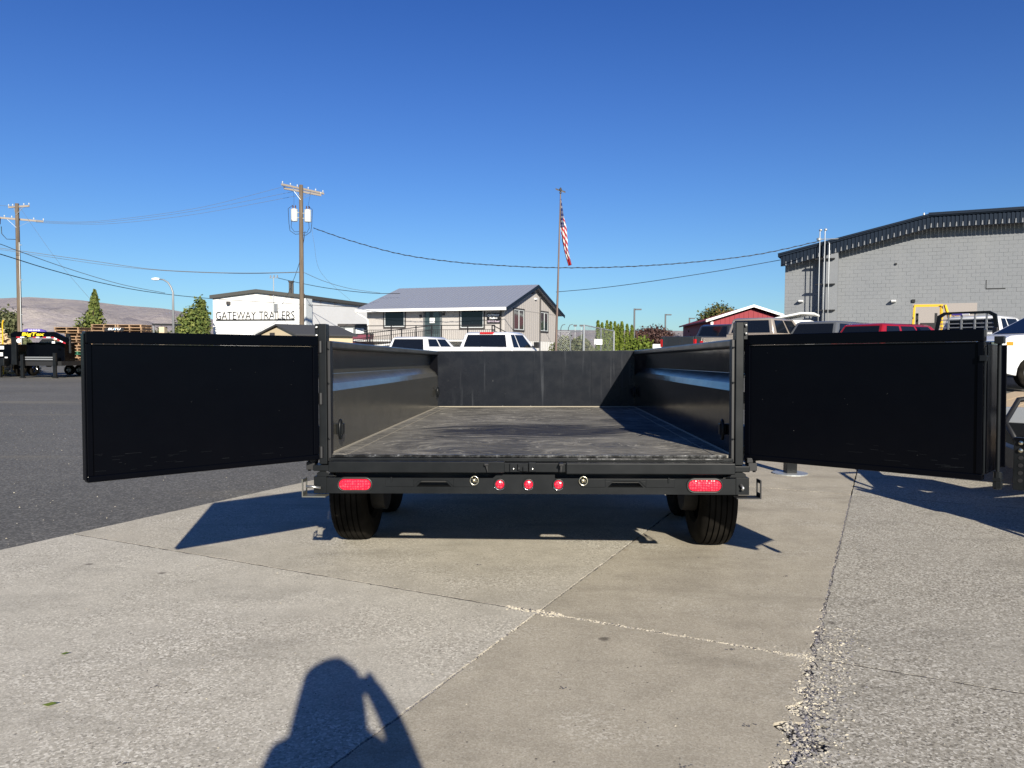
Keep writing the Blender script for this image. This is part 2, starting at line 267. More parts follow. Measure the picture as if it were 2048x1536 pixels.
# ---------------------------------------------------------------- geometry helpers
class MB:
    def __init__(s): s.v = []; s.f = []; s.mi = []
    def add(s, vs_, fs, mi=0):
        o = len(s.v); s.v += [tuple(p) for p in vs_]; s.f += [tuple(i+o for i in f) for f in fs]; s.mi += [mi]*len(fs); return s
    def hexa(s, p, mi=0): return s.add(p, [(0, 3, 2, 1), (4, 5, 6, 7), (0, 1, 5, 4), (1, 2, 6, 5), (2, 3, 7, 6), (3, 0, 4, 7)], mi)
    def box(s, x0, x1, y0, y1, z0, z1, mi=0):
        return s.hexa([(x0, y0, z0), (x1, y0, z0), (x1, y1, z0), (x0, y1, z0), (x0, y0, z1), (x1, y0, z1), (x1, y1, z1), (x0, y1, z1)], mi)
    def bar(s, a, b, w, h, up=(0, 0, 1), mi=0):
        a = Vector(a); b = Vector(b); d = (b-a).normalized(); u = Vector(up)
        if abs(d.dot(u)) > 0.98: u = Vector((1, 0, 0))
        r = d.cross(u).normalized(); u = r.cross(d)
        r = r*w/2; u = u*h/2
        return s.hexa([a-r-u, a+r-u, b+r-u, b-r-u, a-r+u, a+r+u, b+r+u, b-r+u], mi)
    def tube(s, pts, r, n=6, mi=0, caps=True):
        pts = [Vector(p) for p in pts]; rs = r if isinstance(r, (list, tuple)) else [r]*len(pts)
        vs_ = []; fs = []; u = None
        for i, p in enumerate(pts):
            d = (pts[min(i+1, len(pts)-1)]-pts[max(i-1, 0)]).normalized()
            if u is None: u = d.orthogonal().normalized()
            u = (u-d*u.dot(d)).normalized(); w = d.cross(u)
            for k in range(n):
                a = 2*PI*k/n; vs_.append(p+(u*math.cos(a)+w*math.sin(a))*rs[i])
        for i in range(len(pts)-1):
            for k in range(n): fs.append((i*n+k, i*n+(k+1) % n, (i+1)*n+(k+1) % n, (i+1)*n+k))
        if caps: fs.append(tuple(range(n-1, -1, -1))); fs.append(tuple((len(pts)-1)*n+k for k in range(n)))
        return s.add(vs_, fs, mi)
    def prism(s, poly, a0, a1, axis='x', mi=0):
        n = len(poly)
        if axis == 'x': f = lambda p, a: (a, p[0], p[1])
        elif axis == 'y': f = lambda p, a: (p[0], a, p[1])
        else: f = lambda p, a: (p[0], p[1], a)
        vs_ = [f(p, a0) for p in poly]+[f(p, a1) for p in poly]
        return s.add(vs_, [tuple(range(n-1, -1, -1)), tuple(range(n, 2*n))]+[(i, (i+1) % n, n+(i+1) % n, n+i) for i in range(n)], mi)
    def lathe(s, prof, n=24, c=(0, 0, 0), axis='x', mi=0, close=False):
        vs_ = []; fs = []; m_ = len(prof)
        for k in range(n):
            a = 2*PI*k/n; ca, sa = math.cos(a), math.sin(a)
            for (r, t) in prof:
                if axis == 'x': vs_.append((c[0]+t, c[1]+r*ca, c[2]+r*sa))
                elif axis == 'z': vs_.append((c[0]+r*ca, c[1]+r*sa, c[2]+t))
                else: vs_.append((c[0]+r*ca, c[1]+t, c[2]+r*sa))
        for k in range(n):
            q = (k+1) % n
            for i in range(m_-1 if not close else m_): j = (i+1) % m_; fs.append((k*m_+i, k*m_+j, q*m_+j, q*m_+i))
        return s.add(vs_, fs, mi)
    def build(s, name, mats, parent=None, loc=None, rotz=None, smooth=False, bevel=0, label=None, kind=None, fixn=True):
        me = bpy.data.meshes.new(name); me.from_pydata(s.v, [], s.f)
        mats = mats if isinstance(mats, (list, tuple)) else [mats]
        for q in mats: me.materials.append(M[q] if isinstance(q, str) else q)
        if len(mats) > 1:
            for p, i in zip(me.polygons, s.mi): p.material_index = i
        if fixn:
            bm = bmesh.new(); bm.from_mesh(me); bmesh.ops.recalc_face_normals(bm, faces=bm.faces); bm.to_mesh(me); bm.free()
        if smooth: me.shade_smooth() if smooth is True else None
        o = bpy.data.objects.new(name, me); COL.objects.link(o)
        if smooth == 'auto':
            me.shade_smooth()
            try: me.set_sharp_from_angle(angle=R(35))
            except Exception: pass
        if parent: o.parent = parent
        if loc is not None: o.location = loc
        if rotz is not None: o.rotation_euler = (0, 0, rotz)
        if bevel:
            b = o.modifiers.new('bevel', 'BEVEL'); b.width = bevel; b.segments = 2; b.limit_method = 'ANGLE'; b.angle_limit = R(40)
        if label: o['label'] = label
        if kind: o['kind'] = kind
        return o
def thing(name, label, cat, loc=(0, 0, 0), rotz=0.0, group=None):
    o = bpy.data.objects.new(name, None); COL.objects.link(o); o.location = loc; o.rotation_euler = (0, 0, rotz)
    o.empty_display_size = 0.2
    return tag(o, label, cat, group)
def tag(o, label, cat, group=None):
    o['label'] = label; o['category'] = cat
    if group: o['group'] = group
    return o
def copy_tree(o, parent=None):
    c = o.copy(); COL.objects.link(c)
    if parent: c.parent = parent
    for ch in [x for x in o.children]: copy_tree(ch, c)
    return c
def share(o, name=None):
    c = o.copy(); COL.objects.link(c); return c
def text(name, body, size, m_, parent, loc, rot, extrude=0.004, align='CENTER', xs=1.0, shear=0.0, space=1.0, bold=0.0):
    cu = bpy.data.curves.new(name, 'FONT'); cu.body = body; cu.size = size; cu.extrude = extrude; cu.align_x = align; cu.shear = shear
    cu.space_character = space; cu.offset = bold; cu.resolution_u = 3
    t = bpy.data.objects.new(name, cu); COL.objects.link(t)
    dg = bpy.context.evaluated_depsgraph_get(); me = bpy.data.meshes.new_from_object(t.evaluated_get(dg))
    bpy.data.objects.remove(t); bpy.data.curves.remove(cu)
    me.materials.clear(); me.materials.append(M[m_])
    o = bpy.data.objects.new(name, me); COL.objects.link(o); o.parent = parent; o.location = loc; o.rotation_euler = rot; o.scale = (xs, 1, 1)
    return o
def lerp(a, b, t): return a+(b-a)*t

# ================================================================ SETTING
def rise(x, y):
    def ss(t): t = max(0, min(1, t)); return t*t*(3-2*t)
    return 0.75*ss((x-2)/7)*ss((y-12)/18)
g = MB(); NX, NY = 70, 60
xs_ = [-3000, -800, -300, -120]+[-60+3*i for i in range(47)]+[120, 300, 800, 3000]
ys_ = [-300, -60, -20]+[-8+2*i for i in range(34)]+[75, 100, 150, 300, 900, 4000]
vv = [(x, y, -0.02+rise(x, y)) for y in ys_ for x in xs_]; nx = len(xs_)
g.add(vv, [(j*nx+i, j*nx+i+1, (j+1)*nx+i+1, (j+1)*nx+i) for j in range(len(ys_)-1) for i in range(nx-1)])
ground = g.build('ground', 'asphalt', smooth=True); ground['kind'] = 'structure'

# concrete pavement: slabs on a grid turned 26 degrees
GU = Vector((0.9, -0.436, 0)).normalized(); GV = Vector((0.436, 0.9, 0)).normalized()
def G(u, v, z=0.0): return Vector((GU.x*u+GV.x*v, GU.y*u+GV.y*v, z))
pav = bpy.data.objects.new('concrete_pavement', None); COL.objects.link(pav); pav['kind'] = 'structure'
ulines = [-5.07, -1.52, -0.245, 3.7, 7.5]; vlines = [-5.0, -0.9, 3.45, 7.62, 11.7]
def rough_edge(p, q, amp, seed, n=60, wild=None, bias=0.0):
    rnd = random.Random(seed); out = []; 
    ph = [(rnd.uniform(2, 60), rnd.uniform(0, 6.28), rnd.uniform(0.2, 1)) for _ in range(9)]
    d = q-p; nrm = Vector((-d.y, d.x, 0)).normalized(); ln = d.length
    for i in range(n+1):
        t = i/n; s_ = t*ln
        w = sum(a*math.sin(f*s_+o) for f, o, a in ph)/4.0+rnd.uniform(-0.5, 0.5)
        e = min(t, 1-t)*12; k = amp
        if wild: k = wild(p+d*t, amp)
        out.append(p+d*t+nrm*((w*k+bias*(k-amp)*(0.9+w))*min(1, e)))
    return out
def spall(P, amp):     # how badly the joint between tan and coarse slabs has broken up at P
    dist = (P-Vector((1.13, 2.92, 0))).length
    return amp+0.036*math.exp(-(dist/0.70)**2)+0.012*(1 if P.y < 2.7 else 0)
kinds = {0: 'conc_grey', 1: 'conc_tan', 2: 'conc_coarse', 3: 'conc_coarse'}
sid = 0
for iu in range(4):
    for iv in range(4):
        u0, u1, v0, v1 = ulines[iu], ulines[iu+1], vlines[iv], vlines[iv+1]
        gap = 0.0065
        gl = gap if iu else 0; gr = gap
        c0, c1, c2, c3 = G(u0+gl, v0+gap), G(u1-gr, v0+gap), G(u1-gr, v1-gap), G(u0+gl, v1-gap)
        sid += 1
        wl = spall if iu == 2 else None; wr = spall if iu == 1 else None
        nn = 170 if (iv in (1, 2) and iu in (0, 1, 2)) else 50
        amp = 0.0045
        pts = rough_edge(c0, c1, amp, sid*7+1, nn)[:-1]+rough_edge(c1, c2, amp, sid*7+2, nn, wr, 0.5)[:-1]+rough_edge(c2, c3, amp, sid*7+3, nn)[:-1]+rough_edge(c3, c0, amp if iu else 0.004, sid*7+4, nn, wl, 1.3)[:-1]
        zt = random.uniform(-0.0003, 0.0003)
        mb = MB(); mb.prism([(p.x, p.y) for p in pts], -0.03, zt, 'z')
        mk = kinds[iu]
        if iu == 0 and iv >= 2: mk = 'conc_mid'
        mb.build('slab', mk, pav)
jf = MB()
for u in ulines[1:-1]:
    a, b = G(u, vlines[0]), G(u, vlines[-1]); jf.bar((a.x, a.y, -0.0195), (b.x, b.y, -0.0195), 0.30, 0.018)
jf.build('joint_filler', 'joint', pav)
jf = MB()
for vq in vlines[1:-1]:
    for ua, ub in zip(ulines, ulines[1:]):
        a, b = G(ua+0.02, vq), G(ub-0.02, vq); jf.bar((a.x, a.y, -0.0102), (b.x, b.y, -0.0102), 0.06, 0.018)
jf.build('joint_filler', 'joint', pav)
# loose aggregate and crumbs in the joints
def stone(mb, c, r, rnd, mi):
    vs_ = []
    for k in range(6):
        a = [(1, 0, 0), (-1, 0, 0), (0, 1, 0), (0, -1, 0), (0, 0, 1), (0, 0, -1)][k]
        q = rnd.uniform(0.6, 1.3)*r; vs_.append((c[0]+a[0]*q+rnd.uniform(-.3, .3)*r, c[1]+a[1]*q+rnd.uniform(-.3, .3)*r, c[2]+a[2]*q*0.55))
    mb.add(vs_, [(0, 2, 4), (2, 1, 4), (1, 3, 4), (3, 0, 4), (2, 0, 5), (1, 2, 5), (3, 1, 5), (0, 3, 5)], mi)
rb = MB(); rnd = random.Random(3)
def joint_fill(a, b, n, spread, rmin, rmax, z=0.0, pal=(0, 0, 0, 1, 2)):
    d = b-a; nr = Vector((-d.y, d.x, 0)).normalized()
    for _ in range(n):
        t = rnd.random(); P = a+d*t+nr*rnd.gauss(0, spread); r = rnd.uniform(rmin, rmax)
        stone(rb, (P.x, P.y, z+r*0.15-rnd.random()*r*0.4), r, rnd, rnd.choice(pal))
JU = -0.245
joint_fill(G(-1.5, 3.45), G(JU, 3.45), 1500, 0.008, 0.002, 0.008, -0.002)
joint_fill(G(-5, 3.45), G(-1.5, 3.45), 2600, 0.0035, 0.002, 0.0045, -0.0025, (2, 2, 2, 3))
joint_fill(G(-1.7, 3.45), G(-1.4, 3.45), 220, 0.016, 0.003, 0.009)
joint_fill(G(-1.52, 2.7), G(-1.52, 3.5), 350, 0.009, 0.002, 0.006, -0.002)
joint_fill(G(-1.52, 0.5), G(-1.52, 2.8), 1500, 0.0035, 0.002, 0.004, -0.003, (1, 2, 3))
joint_fill(G(JU+.1, 3.45), G(3.6, 3.45), 1700, 0.005, 0.002, 0.006, -0.003, (1, 2, 3, 3))
joint_fill(G(-0.5, 7.62), G(-2.3, 7.62), 300, 0.010, 0.002, 0.008, -0.002, (0,))
joint_fill(G(JU, 3.5), G(JU, 7.6), 2400, 0.007, 0.002, 0.007, -0.003, (3, 2, 2, 1))
joint_fill(G(-1.52, 3.5), G(-1.52, 7.6), 1500, 0.003, 0.002, 0.004, -0.003, (1, 2, 2))
joint_fill(G(JU+0.03, 2.9), G(JU+0.03, 4.2), 1600, 0.030, 0.002, 0.010, -0.004, (0, 1, 1, 2, 2))
joint_fill(G(JU-0.035, 1.6), G(JU-0.02, 3.5), 1100, 0.012, 0.003, 0.010, -0.003, (0, 0, 1, 1, 2))
joint_fill(G(JU+0.03, 1.6), G(JU+0.04, 3.9), 5200, 0.022, 0.003, 0.010, -0.006, (1, 1, 2, 3, 3, 0))
joint_fill(G(JU+0.07, 1.6), G(JU+0.09, 3.9), 1500, 0.045, 0.0015, 0.007, 0.001, (1, 1, 2, 3, 0, 0))
joint_fill(G(JU-0.15, 3.44), G(JU, 3.43), 150, 0.014, 0.002, 0.007, -0.001, (0, 0, 1))
rbm = [mat('pale_crumb', (0.52, 0.47, 0.37), 0.9), mat('grey_crumb', (0.30, 0.28, 0.25), 0.9), mat('dark_crumb', (0.09, 0.085, 0.09), 0.9), mat('slate_crumb', (0.16, 0.155, 0.18), 0.85)]
o = rb.build('joint_rubble', rbm, kind='stuff', fixn=False)
gr = MB()
for _ in range(2200):
    y = 1.6+rnd.random()**1.6*7; x = rnd.uniform(-0.75, 0.75)*y; r = rnd.uniform(0.0012, 0.0042)
    stone(gr, (x, y, r*0.3), r, rnd, rnd.choice((0, 1, 1, 2, 2)))
for _ in range(350):
    y = rnd.uniform(5, 16); x = rnd.uniform(-1.0, -0.35)*y; r = rnd.uniform(0.003, 0.009)
    if (Vector((x, y, 0))).dot(GU) < -5.2: stone(gr, (x, y, -0.02+r*0.3), r, rnd, 0 if rnd.random() < .4 else 1)
for _ in range(10):       # small dark clods on the slabs
    c_ = [(0.83, 2.62), (0.22, 2.05), (1.0, 2.5), (-1.35, 2.9), (0.55, 2.35), (0.2, 2.9), (0.95, 3.3), (1.6, 4.4), (-0.2, 4.6), (-1.2, 2.35)][_]
    for k in range(7): stone(gr, (c_[0]+rnd.gauss(0, .012), c_[1]+rnd.gauss(0, .006), 0.002), rnd.uniform(.003, .006), rnd, 2)
gr.build('gravel_grit', rbm, kind='stuff', fixn=False)
lf = MB(); 
for px, py, s_ in ((100, 1412, 0.03), (130, 1310, 0.02)):
    d = _F+RV*((px-1024)/FPX)+UV*((768-py)/FPX); p = Vector((0, 0, CH))+d*(-CH/d.z)
    lf.add([p+Vector((-s_, 0, .004)), p+Vector((0, -s_*.45, .006)), p+Vector((s_, 0, .012)), p+Vector((0, s_*.4, .01))], [(0, 1, 2, 3)])
lf.build('fallen_leaves', 'lf_cedar', kind='stuff')

# hills
h = MB(); rndh = random.Random(5)
crest = [(-700, 640), (-200, 590), (0, 597), (60, 594), (160, 600), (250, 611), (330, 617), (380, 626), (430, 640), (520, 652), (700, 658), (1000, 659), (1400, 662), (2000, 668), (2700, 672)]
def crest_y(px):
    for (a, b) in zip(crest, crest[1:]):
        if a[0] <= px <= b[0]: return lerp(a[1], b[1], (px-a[0])/(b[0]-a[0]))
    return 670
from mathutils import noise as mn
cols = 260; rows = 26; hv = []
for j in range(rows):
    t = j/(rows-1)
    for i in range(cols):
        px = lerp(-700, 2700, i/(cols-1)); D = lerp(2600, 5200, t)
        top = at(px, crest_y(px), 5200).z
        prof = t**1.25
        ax = at(px, 700, D)
        nz_ = mn.fractal(Vector((ax.x*0.0011, ax.y*0.0013, 1.7)), 0.9, 2.1, 5)
        nr_ = 1-abs(mn.noise(Vector((ax.x*0.0026+3, ax.y*0.0012, 4.0))))*2
        z = top*prof*(1+0.0*nz_)+(nz_*95+nr_*85)*(top/330.0)*math.sin(PI*min(1, t))*(1-t)*1.5
        hv.append((ax.x, ax.y, z))
h.add(hv, [(j*cols+i, j*cols+i+1, (j+1)*cols+i+1, (j+1)*cols+i) for j in range(rows-1) for i in range(cols-1)])
hb = h.build('hills', 'hill', smooth=True); hb['kind'] = 'structure'

# ================================================================ DUMP TRAILER
T = thing('dump_trailer', 'black tandem axle dump trailer seen from behind with both rear doors swung open', 'dump trailer', (0.092, 3.997, 0.75))
T.rotation_mode = 'YXZ'; T.rotation_euler = (-0.0143, -0.0092, -0.0386)
TM = Matrix.Translation(T.location) @ T.rotation_euler.to_matrix().to_4x4(); TI = TM.inverted()
BL = 4.24; HW = 1.053; WH = 0.60
mb = MB(); mb.box(-0.962, 0.962, 0.012, BL, -0.014, 0.0); mb.build('bed_floor', 'floor', T)
for s in (-1, 1):
    mb = MB(); mb.box(min(s*0.966, s*1.05), max(s*0.966, s*1.05), 0.012, BL, -0.012, 0.004); mb.build('floor_plate', 'floor', T)
    mb = MB(); mb.tube([(s*1.047, 0.0, 0.006), (s*1.047, BL-0.01, 0.006)], 0.007, 5); mb.build('weld_seam', 'dustline', T)
    mb = MB(); mb.tube([(s*0.9645, 0.01, 0.001), (s*0.9645, BL-0.01, 0.001)], 0.0032, 4); mb.build('weld_seam', 'dustline', T)
mb = MB(); mb.tube([(-1.04, BL-0.006, 0.004), (1.04, BL-0.006, 0.004)], 0.007, 5); mb.build('weld_seam', 'dustline', T)
mb = MB(); mb.box(-1.05, 1.02, -0.006, 0.011, -0.010, 0.003); mb.build('rear_lip', 'worn', T, bevel=0.002)
mb = MB(); mb.box(-1.05, 1.05, -0.024, -0.010, -0.030, -0.011); mb.build('rear_lip', 'dusty', T, bevel=0.003)
mb = MB(); mb.box(0.25, 1.0, -0.030, -0.0245, -0.020, -0.012); mb.build('rear_lip', 'worn', T, bevel=0.002)
for s in (-1, 1):
    x0 = s*1.053; x1 = s*1.118; th = s*0.006
    xm = s*1.070
    prof = [(x0, 0.0), (x0, 0.335), (xm, 0.374), (x1, 0.425), (x1, 0.570), (x1+th, 0.570), (x1+th, 0.420), (xm+th, 0.368), (x0+th, 0.330), (x0+th, 0.0)]
    mb = MB(); mb.prism(prof, 0.0, BL, 'y'); w_ = mb.build('side_wall', 'wall_lit' if s < 0 else 'wall', T, bevel=0.0015)
    mb = MB(); mb.box(min(s*1.045, s*1.135), max(s*1.045, s*1.135), 0.03, BL+0.04, 0.562, 0.603); mb.build('top_rail', 'rail', T, bevel=0.008)
    # folded corner closing plate at the headboard
    mb = MB(); mb.prism([(s*1.118, BL-0.16), (s*1.052, BL-0.02), (s*1.052, BL), (s*1.118, BL)], 0.30, 0.56, 'z'); mb.build('corner_gusset', 'wall', T)
    # outside stake posts
    for k in range(6):
        mb = MB(); y = 0.5+k*0.65; mb.box(min(s*1.126, s*1.17), max(s*1.126, s*1.17), y, y+0.07, -0.05, 0.56); mb.build('stake_post', 'dark', T, bevel=0.003)
    # corner post with flange and hinge ears
    mb = MB(); mb.box(min(s*1.056, s*1.098), max(s*1.056, s*1.098), -0.035, 0.028, -0.045, 0.690); mb.build('corner_post', 'dusty', T, bevel=0.004)
    mb = MB(); mb.box(min(s*1.100, s*1.122), max(s*1.100, s*1.122), -0.015, 0.035, 0.60, 0.690); mb.cyl = None
    mb.build('hinge_ear', 'dusty', T, bevel=0.003)
    for zz in (0.672, 0.63):
        mb = MB(); mb.lathe([(0, -0.028), (0.006, -0.026), (0.007, -0.018), (0.007, -0.01)], 8, (s*1.110, -0.005, zz), 'y'); mb.build('bolt', 'steel', T)
    mb = MB(); mb.box(min(s*1.040, s*1.055), max(s*1.040, s*1.055), -0.02, 0.03, -0.03, 0.600); mb.build('door_stop', 'dark', T, bevel=0.002)
    mb = MB(); mb.box(min(s*1.035, s*1.128), max(s*1.035, s*1.128), -0.05, 0.06, -0.078, -0.047); mb.build('post_flange', 'dusty', T, bevel=0.004)
    mb = MB(); mb.box(min(s*1.128, s*1.172), max(s*1.128, s*1.172), -0.02, 0.05, -0.075, -0.035); mb.box(min(s*1.12, s*1.15), max(s*1.12, s*1.15), -0.025, 0.03, -0.033, -0.008)
    mb.tube([(s*1.165, 0.01, -0.085), (s*1.165, 0.01, 0.0)], 0.009, 8); mb.build('lower_hinge', 'pit', T, bevel=0.002)
    # inner D ring
    for yy, zz in ((0.13, 0.125), (4.05, 0.17)):
        mb = MB(); x = s*1.028
        pts = [(x-s*0.0, yy+0.020*math.cos(a), zz+0.050*math.sin(a)*(1.0)) for a in [2*PI*k/20 for k in range(21)]]
        mb.tube(pts, 0.008, 8, caps=False); r_ = mb.build('tie_down_ring', 'dusty', T, smooth=True)
        mb = MB(); mb.box(min(s*1.016, s*1.052), max(s*1.016, s*1.052), yy+0.004, yy+0.045, zz-0.028, zz+0.030); mb.build('ring_bracket', 'dusty', r_, bevel=0.003)
    # latch stubs on the post edge
    for zz in (0.38, 0.09, 0.56):
        mb = MB(); mb.lathe([(0, -0.010), (0.005, -0.008), (0.005, 0.0)], 8, (s*1.047, -0.02, zz), 'y'); mb.build('bolt', 'dusty', T)
mb = MB()
cx = [-1.04, -0.62, -0.33, -0.02, 0.28, 0.60, 1.04]
mb.box(-1.053, 1.053, BL, BL+0.006, 0.0, 0.60)
for q in cx[1:-1]: mb.box(q-0.003, q+0.003, BL-0.0035, BL, 0.005, 0.585)
mb.build('headboard', 'front', T)
mb = MB(); mb.box(-1.12, 1.12, BL+0.007, BL+0.05, 0.555, 0.604); mb.build('headboard_rail', 'rail', T, bevel=0.004)

# rear beam and centre latch
mb = MB(); mb.box(-1.035, 1.035, -0.070, 0.03, -0.078, -0.0315); mb.box(-1.035, 1.035, -0.008, 0.04, -0.0312, -0.0145); mb.build('rear_beam', 'dusty', T, bevel=0.003)
mb = MB(); mb.box(-1.035, 1.035, 0.060, 0.085, -0.165, -0.0145); mb.build('light_stop_plate', 'pit', T)  # added plate: stops sun leaking through the gap above the bumper
mb = MB(); mb.box(-1.035, -0.125, -0.092, -0.036, -0.079, -0.022); mb.build('beam_cover', 'dusty', T, bevel=0.004)
mb = MB(); mb.box(0.190, 1.045, -0.092, -0.036, -0.085, -0.028); mb.build('beam_cover', 'dusty', T, bevel=0.005)
la = MB(); la.box(-0.098, -0.060, -0.086, -0.0705, -0.075, -0.030); la.box(0.0, 0.036, -0.092, -0.0705, -0.072, -0.026)
la.prism([(-0.058, -0.034), (-0.004, -0.030), (-0.004, -0.070), (-0.030, -0.074), (-0.058, -0.068)], -0.080, -0.0705, 'y'); la.box(-0.030, -0.004, -0.098, -0.081, -0.070, -0.045)
la_o = la.build('centre_latch', 'dusty', T, bevel=0.002)
for q in (-0.079, 0.018):
    mb = MB(); mb.lathe([(0, -0.006), (0.004, -0.005), (0.005, 0)], 8, (q, -0.088 if q < 0 else -0.093, -0.058), 'y'); mb.build('rivet', 'steel', la_o)
for q, s in ((-0.215, 1), (0.165, -1)):
    mb = MB(); mb.box(q-0.010, q+0.010, -0.125, -0.093 if s > 0 else -0.071, -0.036, -0.026); mb.prism([(q-0.006, -0.036), (q+0.006, -0.036), (q+0.004*s+0.002, -0.075)], -0.115, -0.109, 'y'); mb.build('pin_and_shadow', 'pit', T)  # black wedge below each pin stands in for the pin's shadow

# bumper with ramp storage cut-outs
YF = -0.130; zt, zm, zb = -0.098, -0.143, -0.178
bp = MB()
def holes(s): return sorted([s*0.575, s*0.395])
bp.box(-1.095, 1.095, YF, YF+0.008, zb, zm)
hL = holes(-1); hR = holes(1)
bp.box(-1.095, hL[0], YF, YF+0.008, zm, zt); bp.box(hL[1], hR[0], YF, YF+0.008, zm, zt); bp.box(hR[1], 1.095, YF, YF+0.008, zm, zt)
for hh in (hL, hR):
    bp.box(hh[0], hh[1], YF, YF+0.008, -0.113, zt)
    bp.prism([(hh[0], -0.143), (hh[0]+0.030, -0.113), (hh[0], -0.113)], YF, YF+0.008, 'y'); bp.prism([(hh[1], -0.143), (hh[1], -0.113), (hh[1]-0.030, -0.113)], YF, YF+0.008, 'y')
bp.box(-0.16, 0.130, YF, YF+0.008, zt, zt+0.018); bp.prism([(-0.185, zt), (-0.16, zt), (-0.16, zt+0.018)], YF, YF+0.008, 'y')
bp.box(-1.095, 1.095, YF+0.008, YF+0.055, zb, zb+0.006)
bpo = bp.build('bumper', 'dusty', T)
for s in (-1, 1):
    mb = MB(); a, b = sorted([s*0.730, s*0.262]); hh = holes(s); y0, y1 = YF-0.005, YF-0.0005
    mb.box(a, hh[0]-0.012, y0, y1, -0.142, -0.100); mb.box(hh[1]+0.012, b, y0, y1, -0.142, -0.100); mb.box(hh[0]-0.012, hh[1]+0.012, y0, y1, -0.110, -0.100)
    mb.prism([(hh[0]-0.012, -0.142), (hh[0]+0.020, -0.110), (hh[0]-0.012, -0.110)], y0, y1, 'y'); mb.prism([(hh[1]+0.012, -0.142), (hh[1]+0.012, -0.110), (hh[1]-0.020, -0.110)], y0, y1, 'y')
    mb.box(s*0.70-0.004, s*0.70+0.004, y0-0.006, y0, -0.118, -0.093)
    cv = mb.build('ramp_cover', 'dusty', T, bevel=0.0012)
    mb = MB(); q = s*0.275-0.002
    mb.tube([(q+0.021*math.cos(a), y0-0.006, -0.109+0.022*math.sin(a)) for a in [2*PI*k/24 for k in range(25)]], 0.0028, 6, caps=False)
    mb.tube([(q-0.014, y0-0.008, -0.098), (q+0.013, y0-0.008, -0.116)], 0.0052, 8); mb.lathe([(0, -0.004), (0.010, -0.003), (0.011, 0)], 12, (q, y0, -0.109), 'y')
    mb.build('lock_ring', 'zinc', cv, smooth=True)
    # oval tail light
    def stadium(cx, cz, w, h_, n=10):
        r = h_/2; k = w/2-r; out = []
        for i in range(n+1): a = -PI/2+PI*i/n; out.append((cx+k+r*math.cos(a), cz+r*math.sin(a)))
        for i in range(n+1): a = PI/2+PI*i/n; out.append((cx-k+r*math.cos(a), cz+r*math.sin(a)))
        return out
    tx = -0.888 if s < 0 else 0.880; tz = -0.132
    mb = MB(); o1 = stadium(tx, tz, 0.186, 0.078); o2 = stadium(tx, tz, 0.164, 0.056); n_ = len(o1)
    vs_ = [(p[0], YF, p[1]) for p in o1]+[(lerp(p[0], q_[0], .45), YF-0.012, lerp(p[1], q_[1], .45)) for p, q_ in zip(o1, o2)]+[(p[0], YF-0.007, p[1]) for p in o2]+[(p[0], YF, p[1]) for p in o2]
    mb.add(vs_, [(a_*n_+i, a_*n_+(i+1) % n_, (a_+1)*n_+(i+1) % n_, (a_+1)*n_+i) for a_ in range(3) for i in range(n_)])
    tl = mb.build('tail_light', 'rubber', T, smooth=True)
    mb = MB(); rows_ = [(0.166, 0.058, -0.004), (0.160, 0.052, -0.009), (0.10, 0.02, -0.011)]
    vs_ = []; 
    for (a, b, d_) in rows_: vs_ += [(p[0], YF+d_, p[1]) for p in stadium(tx, tz, a, b)]
    mb.add(vs_, [(a_*n_+i, a_*n_+(i+1) % n_, (a_+1)*n_+(i+1) % n_, (a_+1)*n_+i) for a_ in range(2) for i in range(n_)]+[tuple(2*n_+i for i in range(n_))])
    mb.build('lens', 'red_lens', tl, smooth='auto')
    # bumper end box, clevis hook and slotted bracket
    mb = MB(); mb.box(min(s*1.035, s*1.100), max(s*1.035, s*1.100), YF-0.004, YF+0.10, -0.178, -0.092)
    mb.prism([(s*0.985, -0.09), (s*1.02, -0.078), (s*1.045, -0.062), (s*1.06, -0.060), (s*1.085, -0.075), (s*1.085, -0.092), (s*0.985, -0.092)], YF+0.001, YF+0.009, 'y'); mb.build('bumper_end', 'dusty', T, bevel=0.003)
    mb = MB(); zc = -0.158
    mb.box(min(s*1.03, s*1.150), max(s*1.03, s*1.150), YF-0.045, YF+0.03, -0.192, -0.186)
    xx = sorted([s*1.144, s*1.150])
    mb.box(xx[0], xx[1], YF-0.045, YF-0.036, -0.186, -0.100); mb.box(xx[0], xx[1], YF+0.020, YF+0.030, -0.186, -0.100)
    mb.box(xx[0], xx[1], YF-0.036, YF+0.020, -0.116, -0.100); mb.box(xx[0], xx[1], YF-0.036, YF+0.020, -0.186, -0.166)
    mb.build('slotted_bracket', 'bracket' if s < 0 else 'pit', T)
    mb = MB(); mb.tube([(s*1.062, YF-0.012, -0.150), (s*1.10, YF-0.02, -0.142), (s*1.135, YF-0.02, -0.142)] if s < 0 else [(s*1.055, YF-0.014, -0.125), (s*1.066, YF-0.024, -0.140), (s*1.060, YF-0.026, -0.152)], 0.0075, 8); mb.build('hook_pin', 'steel', T, smooth=True)
for k, q in enumerate((-0.148, -0.003, 0.148)):
    mb = MB(); c_ = (q, YF, -0.129)
    mb.lathe([(0.031, 0.0), (0.030, -0.008), (0.026, -0.011), (0.022, -0.008), (0.022, 0)], 28, c_, 'y'); mk = mb.build('marker_light', 'rubber', T, smooth=True)
    mb = MB(); mb.lathe([(0.0225, -0.004), (0.021, -0.009), (0.015, -0.011), (0, -0.012)], 24, c_, 'y'); mb.build('lens', 'red_lens', mk, smooth=True)
    mb = MB(); mb.tube([(c_[0]+0.0275*math.cos(a), YF-0.0095, c_[2]+0.0275*math.sin(a)) for a in [PI*1.12+PI*0.7*i/10 for i in range(11)]], 0.0016, 5); mb.build('bezel', 'chrome', mk, smooth=True)

